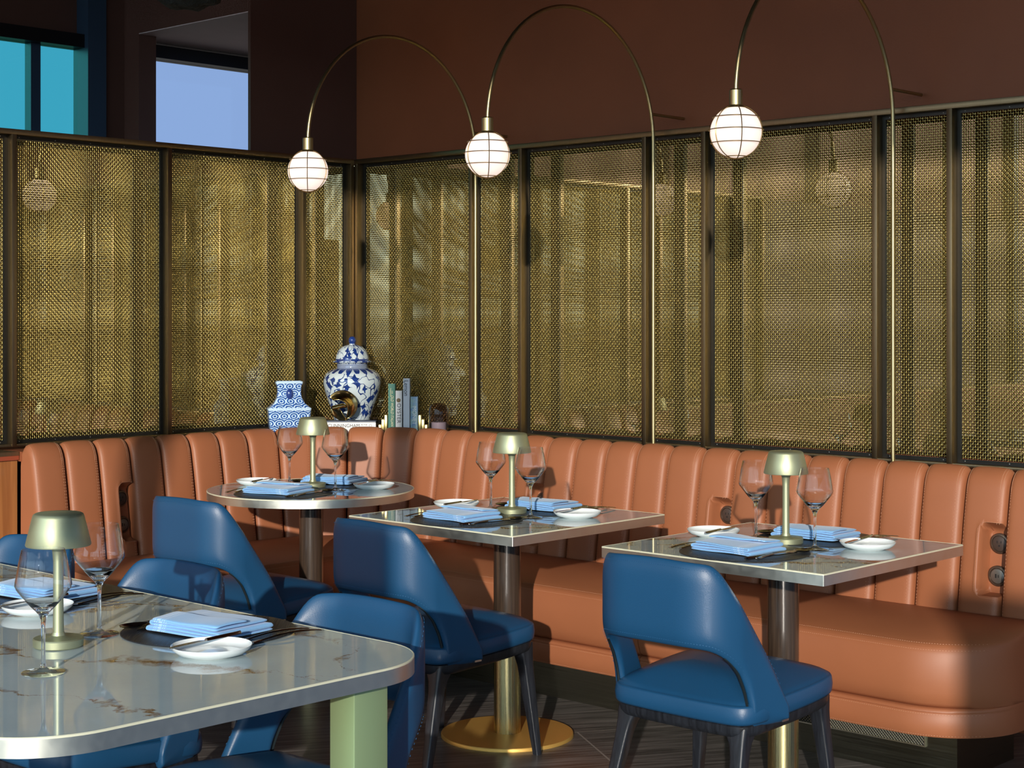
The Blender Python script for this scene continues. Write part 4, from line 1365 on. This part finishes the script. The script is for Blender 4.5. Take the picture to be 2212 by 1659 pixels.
CH, BQ = 'chair side', 'banquette side'
names = {1: 'round table', 2: 'middle square table', 3: 'end square table'}
for k, (tx, ty, _) in ((1, T1), (2, T2), (3, T3)):
    rot = {1: R(18), 2: 0.0, 3: 0.0}[k]
    near = (0.0, -0.197); 
    setting(tx, ty, rot, near, (-0.030, -0.190, -4), (-0.275, 0.030), names[k], CH)
    setting(tx, ty, rot + PI, (0.0, -0.193), (0.016, -0.207, 3), (-0.218, -0.112) if k != 1 else (-0.225, -0.10), names[k], BQ, forks=(-0.116, -0.146), pull=0.095, out=0.042)
    L_ = lambda a, f: (tx + math.cos(rot) * a - math.sin(rot) * f, ty + math.sin(rot) * a + math.cos(rot) * f, TOP + 0.0003)
    place('lamp', make_table_lamp, L_(-0.02, 0.045), 0.3 * k, f'champagne metal table lamp on the {names[k]}')
    place('glass', make_glass, L_(-0.145, 0.07), 0, f'wine glass behind the lamp, towards the banquette, on the {names[k]}')
    place('glass', make_glass, L_(0.115, -0.008), 0, f'wine glass in front of the lamp on the {names[k]}')
big = 'large table'
setting(-2.917, 2.154, PI, (0, 0), (-0.022, 0.010, 8), (-0.212, 0.149), big, 'rounded end', jit=6, pull=0.062)
setting(-3.58, 2.154, PI, (0, 0), (-0.022, 0.010, 8), (-0.205, 0.142), big, 'setting behind the lamp', jit=6, pull=0.062)
place('lamp', make_table_lamp, (-3.007, 1.841, TOP + 0.0003), 0, 'champagne metal table lamp on the large round-cornered table')
place('glass', make_glass, (-2.802, 1.683, TOP + 0.0003), 0, 'wine glass standing just in front of the lamp on the large round-cornered table')
place('glass', make_glass, (-3.049, 1.966, TOP + 0.0003), 0, 'wine glass behind the lamp on the large round-cornered table')

# ------------------------------------------------------------------ shelf ornaments
SH = 0.9005
def cam_pt(u, depth):
    """plan point seen at picture column u, at a distance along the view axis (used once to lay out the shelf)"""
    X = (u - 1106) / 3552 * depth
    return (CT * X - ST * depth, ST * X + CT * depth)

# ginger jar
jx, jy = cam_pt(761, 7.545)
j = thing('ginger_jar', 'lidded blue and white porcelain jar in the shelf corner', 'jar', (jx, jy, SH))
jprof = [(0, 0), (0.078, 0), (0.080, 0.006), (0.079, 0.020), (0.082, 0.045), (0.095, 0.090), (0.113, 0.140), (0.127, 0.185), (0.1325, 0.215), (0.130, 0.240), (0.118, 0.262), (0.097, 0.276), (0.076, 0.283), (0.071, 0.288), (0.0705, 0.303), (0.0725, 0.309), (0, 0.309)]
def smooth_prof(p, n=3):
    out = []
    for i in range(len(p) - 1):
        p0, p1, p2, p3 = p[max(i - 1, 0)], p[i], p[i + 1], p[min(i + 2, len(p) - 1)]
        for k in range(n):
            t = k / n
            out.append(tuple(max(0, 0.5 * (2 * p1[c] + (p2[c] - p0[c]) * t + (2 * p0[c] - 5 * p1[c] + 4 * p2[c] - p3[c]) * t * t + (3 * p1[c] - p0[c] - 3 * p2[c] + p3[c]) * t ** 3)) for c in (0, 1)))
    out.append(p[-1]); return out
lathe_obj('jar_body', [(0, 0)] + smooth_prof(jprof[1:-1], 3) + [(0, 0.309)], 'jar', j, 64)
lathe_obj('lid', [(0, 0.309), (0.082, 0.310), (0.0885, 0.3125), (0.0885, 0.3165), (0.078, 0.3185), (0.0765, 0.328), (0.0735, 0.345), (0.064, 0.366), (0.046, 0.383), (0.024, 0.391), (0.0145, 0.3925), (0.0135, 0.400), (0.0165, 0.405), (0.0175, 0.413), (0.0155, 0.421), (0.009, 0.4285), (0, 0.4305)], 'jar', j, 56)

# square vase with lug handles
vx, vy = cam_pt(624, 7.362)
vz = thing('square_vase', 'square blue and white scroll-pattern vase with lug handles', 'vase', (vx, vy, SH), TH + R(15))
bm = bmesh.new()
rows = []
for z, hw in ((0.0, 0.078), (0.006, 0.084), (0.03, 0.089), (0.08, 0.093), (0.104, 0.0955), (0.108, 0.0975), (0.112, 0.096), (0.118, 0.088), (0.135, 0.068), (0.158, 0.056), (0.182, 0.052), (0.205, 0.0535), (0.215, 0.0555), (0.222, 0.060), (0.230, 0.0605), (0.232, 0.056), (0.224, 0.050)):
    poly = rounded_poly([(-hw, -hw * 0.45), (hw, -hw * 0.45), (hw, hw * 0.45), (-hw, hw * 0.45)], hw * 0.10, 3)
    rows.append([Vector((p.x, p.y, z)) for p in poly])
V = add_grid(bm, rows, close_u=True); bm.faces.new(V[0]); bm.faces.new(V[-1])
bm_obj('vase_body', bm, 'vase', vz, angle=50)
bm = bmesh.new()
for sx in (0,):
    r = bmesh.ops.create_uvsphere(bm, u_segments=16, v_segments=10, radius=1)
    for v in r['verts']: v.co = Vector((v.co.x * 0.016, -0.027 + v.co.y * 0.012, 0.176 + v.co.z * 0.024))
bm_obj('lug_handle', bm, principled('cobalt_lug', (0.02, 0.05, 0.22), 0.15, coat=0.5), vz)

# lying art book
bx, by = cam_pt(755, 7.362)
bk = thing('art_book', 'thick book lying flat below the brass sculpture', 'book', (bx, by, SH), TH + R(1))
box_obj('page_block', (-0.118, -0.004, 0.003), (0.114, 0.066, 0.050), 'paper', bk)
bm = bmesh.new()
add_box(bm, (-0.122, -0.0065, 0.0), (0.118, 0.069, 0.003)); add_box(bm, (-0.122, -0.0065, 0.0485), (0.118, 0.069, 0.0540))
bm_obj('cover', bm, 'bk_navy', bk, smooth=False)
box_obj('spine', (-0.122, -0.0085, 0.0), (0.118, -0.0060, 0.0470), 'bk_white', bk)
text_mesh('spine_title', 'CUNNINGHAM', 0.0225, 'ink_dark', bk, (-0.025, -0.0088, 0.0325), (R(90), 0, 0), sx=0.92)
text_mesh('spine_author', 'IN THE', 0.009, 'ink_dark', bk, (0.066, -0.0088, 0.0365), (R(90), 0, 0))
lathe_obj('publisher_mark', [(0.0052, 0), (0.0062, 0), (0.0062, 0.0006), (0.0052, 0.0006), (0.0052, 0)], 'ink_dark', bk, 20, (0.094, -0.0088, 0.0335), (R(90), 0, 0), cap=False)

# brass sculpture: folded crescent sheet with a stem
scx, scy = cam_pt(745, 7.378)
sp = thing('brass_sculpture', 'curled brass crescent sculpture on the lying book', 'sculpture', (scx, scy, SH + 0.0632), TH); sp.scale = (0.92, 0.92, 0.92)
def crescent(r0, r1, a0, a1, cz, cx_, twist, n=28):
    rows = []
    for i in range(n + 1):
        u = i / n; a = R(a0 + (a1 - a0) * u)
        row = []
        for k in range(9):
            v = k / 8
            wid = math.sin(PI * min(1, max(0, 0.06 + 0.94 * u))) ** 0.45
            r = r0 + (r1 - r0) * (1 - (1 - v) * wid)
            y = -0.010 + 0.036 * (v - 0.5) * wid + twist * (u - 0.5) + 0.006 * math.sin(PI * v)
            row.append(Vector((cx_ + r * math.cos(a), y, cz + r * math.sin(a))))
        rows.append(row)
    return rows
bm = bmesh.new(); add_grid(bm, crescent(0.018, 0.074, 150, -75, 0.066, -0.012, 0.025))
o = bm_obj('curl', bm, 'old_brass', sp, angle=180)
md = o.modifiers.new('thick', 'SOLIDIFY'); md.thickness = 0.005; md.offset = 0
md = o.modifiers.new('soft', 'SUBSURF'); md.levels = 1; md.render_levels = 1
bm = bmesh.new(); add_grid(bm, crescent(0.010, 0.062, 185, 290, 0.052, -0.010, -0.025, 18))
o = bm_obj('blade', bm, 'old_brass', sp, angle=180)
md = o.modifiers.new('thick', 'SOLIDIFY'); md.thickness = 0.005; md.offset = 0
md = o.modifiers.new('soft', 'SUBSURF'); md.levels = 1; md.render_levels = 1
bm = bmesh.new(); add_tube(bm, [(-0.060, -0.022, 0.052), (-0.035, -0.014, 0.058), (-0.010, -0.008, 0.064), (0.008, 0.0, 0.060)], lambda i: (0.011, 0.012, 0.013, 0.008)[i], 14)
bm_obj('stem', bm, 'old_brass', sp)

# upright books: (left column u, width m, height m, depth)
def upright_book(u, wid, hgt, cover, label, titles, depth=7.37, dep=0.085):
    x, y = cam_pt(u, depth)
    b = thing('book', label, 'book', (x, y, SH), TH, 'books standing on the shelf')
    bm = bmesh.new()
    h = wid / 2
    add_box(bm, (-h, 0, 0), (-h + 0.0022, dep, hgt)); add_box(bm, (h - 0.0022, 0, 0), (h, dep, hgt)); add_box(bm, (-h, -0.0008, 0), (h, 0.002, hgt))
    bm_obj('cover', bm, cover, b, smooth=False)
    box_obj('page_block', (-h + 0.0024, 0.0022, 0.003), (h - 0.0024, dep - 0.003, hgt - 0.003), 'paper', b)
    for name, body, size, mat, zc, shear, sp_, xo, sx in titles:
        text_mesh(name, body, size, mat, b, (xo, -0.0011, zc), (R(90), R(90), 0), shear, 0.0003, 'CENTER', sp_, sx)
    return b
upright_book(846, 0.0305, 0.2200, 'bk_green', 'green book with gold lettering, standing on the shelf',
             [('title', 'OLD WORLD ITALIAN', 0.0170, 'ink_gold', 0.099, 0.25, 1.0, 0.002, 0.82), ('author', 'MIMI\nTHORISSON', 0.0068, 'ink_gold', 0.182, 0, 1.0, -0.001, 1.0)])
b2 = upright_book(861.5, 0.0285, 0.1890, 'bk_white', 'white oyster book beside the green book',
             [('title', 'OYSTER', 0.0245, 'ink_dark', 0.088, 0, 1.08, 0.0, 0.96)])
lathe_obj('shell_mark', [(0, 0), (0.0085, 0), (0.0095, 0.0006), (0, 0.0012)], 'ink_brown', b2, 18, (-0.001, -0.0008, 0.146), (R(90), 0, 0))
upright_book(878, 0.0290, 0.2440, 'bk_grey', 'tallest pale book, about lemons, standing on the shelf',
             [('title', 'Lemon', 0.0270, 'ink_dark', 0.200, 0, 1.0, -0.002, 0.95)])
upright_book(894.5, 0.0320, 0.1620, 'bk_art', 'short blue-green painting book next to the tallest book',
             [('title', 'MONET', 0.0245, 'ink_white', 0.078, 0, 1.0, 0.0, 0.98)])
def bookend(u, sgn, label):
    x, y = cam_pt(u, 7.376)
    bm = bmesh.new()
    for k, h in enumerate((0.080, 0.060, 0.036)):
        a = sgn * k * 0.0140; b_ = a + sgn * 0.0130
        add_box(bm, (min(a, b_), -0.01 + 0.004 * k, 0), (max(a, b_), 0.055, h), 0.0015)
    o = bm_obj('bookend', bm, 'gilt', None, (x, y, SH), (0, 0, TH))
    tag(o, label, 'bookend', 'stepped gilt bookends')
bookend(837.2, -1, 'stepped gilt bookend against the green book')
bookend(904.0, 1, 'stepped gilt bookend against the blue-green book')
# candle under a smoky dome
cx_, cy_ = cam_pt(948, 7.30)
c = thing('candle_dome', 'smoky glass dome over a pale candle on the shelf', 'candle dome', (cx_, cy_, SH))
lathe_obj('dome', [(0.0445, 0.0), (0.0455, 0.0015), (0.0455, 0.095), (0.0435, 0.115), (0.037, 0.130), (0.024, 0.139), (0.006, 0.1405), (0, 0.1405)], 'smoke', c, 48, cap=False)
lathe_obj('candle', [(0, 0), (0.0330, 0), (0.0335, 0.001), (0.0335, 0.0515), (0.032, 0.053), (0, 0.0525)], 'candle', c, 36)
bm = bmesh.new(); add_tube(bm, [(0, 0, 0.052), (0.001, 0, 0.060)], 0.0009, 6)
bm_obj('wick', bm, 'black', c)

# dark hanging fixture by the bulkhead
bm = bmesh.new()
bmesh.ops.create_icosphere(bm, subdivisions=4, radius=1)
for v in bm.verts:
    d = 1 + 0.10 * math.sin(9 * v.co.x + 4 * v.co.z) * math.cos(7 * v.co.y + 3 * v.co.z)
    v.co = Vector((v.co.x * 0.17 * d, v.co.y * 0.17 * d, v.co.z * 0.12 * d))
px, py = cam_pt(405, 6.6)
pd = thing('hanging_shade', 'dark rough hanging shade cut off by the top picture edge, near the bulkhead', 'pendant', (px, py, 2.78))
bm_obj('shade', bm, 'fixture', pd, (0, 0, 0.0))
bm = bmesh.new(); add_tube(bm, [(0, 0, 0.10), (0, 0, CEIL - 2.78)], 0.004, 8)
bm_obj('cord', bm, 'black', pd)

# ------------------------------------------------------------------ light
sun_d = bpy.data.lights.new('sun', 'SUN'); sun = bpy.data.objects.new('sun', sun_d); COL.objects.link(sun)
sun.rotation_euler = Vector((-0.616, 0.834, -0.222)).to_track_quat('-Z', 'Y').to_euler()
sun_d.energy = 3.9; sun_d.angle = R(0.6); sun_d.color = (1.0, 0.92, 0.82)

world = bpy.data.worlds.new('sky'); scene.world = world; world.use_nodes = True
nt = world.node_tree; N = nt.nodes; L = nt.links
for n in list(N): N.remove(n)
out = N.new('ShaderNodeOutputWorld'); bg = N.new('ShaderNodeBackground'); L.new(bg.outputs[0], out.inputs[0])
tc = N.new('ShaderNodeTexCoord'); sep = N.new('ShaderNodeSeparateXYZ'); L.new(tc.outputs['Generated'], sep.inputs[0])
# brighter, whiter sky on the sun's side of the building, plain pale blue opposite, dim ground below the horizon
mr = N.new('ShaderNodeMapRange'); mr.interpolation_type = 'SMOOTHSTEP'
mr.inputs[1].default_value = 0.1; mr.inputs[2].default_value = -0.9; mr.inputs[3].default_value = 0; mr.inputs[4].default_value = 1
L.new(sep.outputs[1], mr.inputs[0])
sky = mix_col(N, L, mr.outputs[0], (0.27, 0.42, 0.72), (2.1, 2.7, 3.1))
zn = N.new('ShaderNodeMapRange'); zn.inputs[1].default_value = 0.25; zn.inputs[2].default_value = 0.9
L.new(sep.outputs[2], zn.inputs[0])
sky = mix_col(N, L, zn.outputs[0], sky, (0.36, 0.55, 0.78))
gr = N.new('ShaderNodeMapRange'); gr.inputs[1].default_value = -0.03; gr.inputs[2].default_value = 0.02
L.new(sep.outputs[2], gr.inputs[0])
L.new(mix_col(N, L, gr.outputs[0], (0.16, 0.16, 0.15), sky), bg.inputs[0])
bg.inputs[1].default_value = 1.0

# ------------------------------------------------------------------ render settings that belong to the scene's look
scene.view_settings.view_transform = 'Standard'
scene.view_settings.look = 'None'
scene.view_settings.exposure = 0.0
scene.view_settings.gamma = 1.0
scene.view_settings.use_curve_mapping = False
scene.cycles.max_bounces = 10
scene.cycles.diffuse_bounces = 4
scene.cycles.glossy_bounces = 5
scene.cycles.transmission_bounces = 8
scene.cycles.transparent_max_bounces = 16
scene.cycles.caustics_reflective = False
scene.cycles.caustics_refractive = False
scene.cycles.sample_clamp_indirect = 6.0
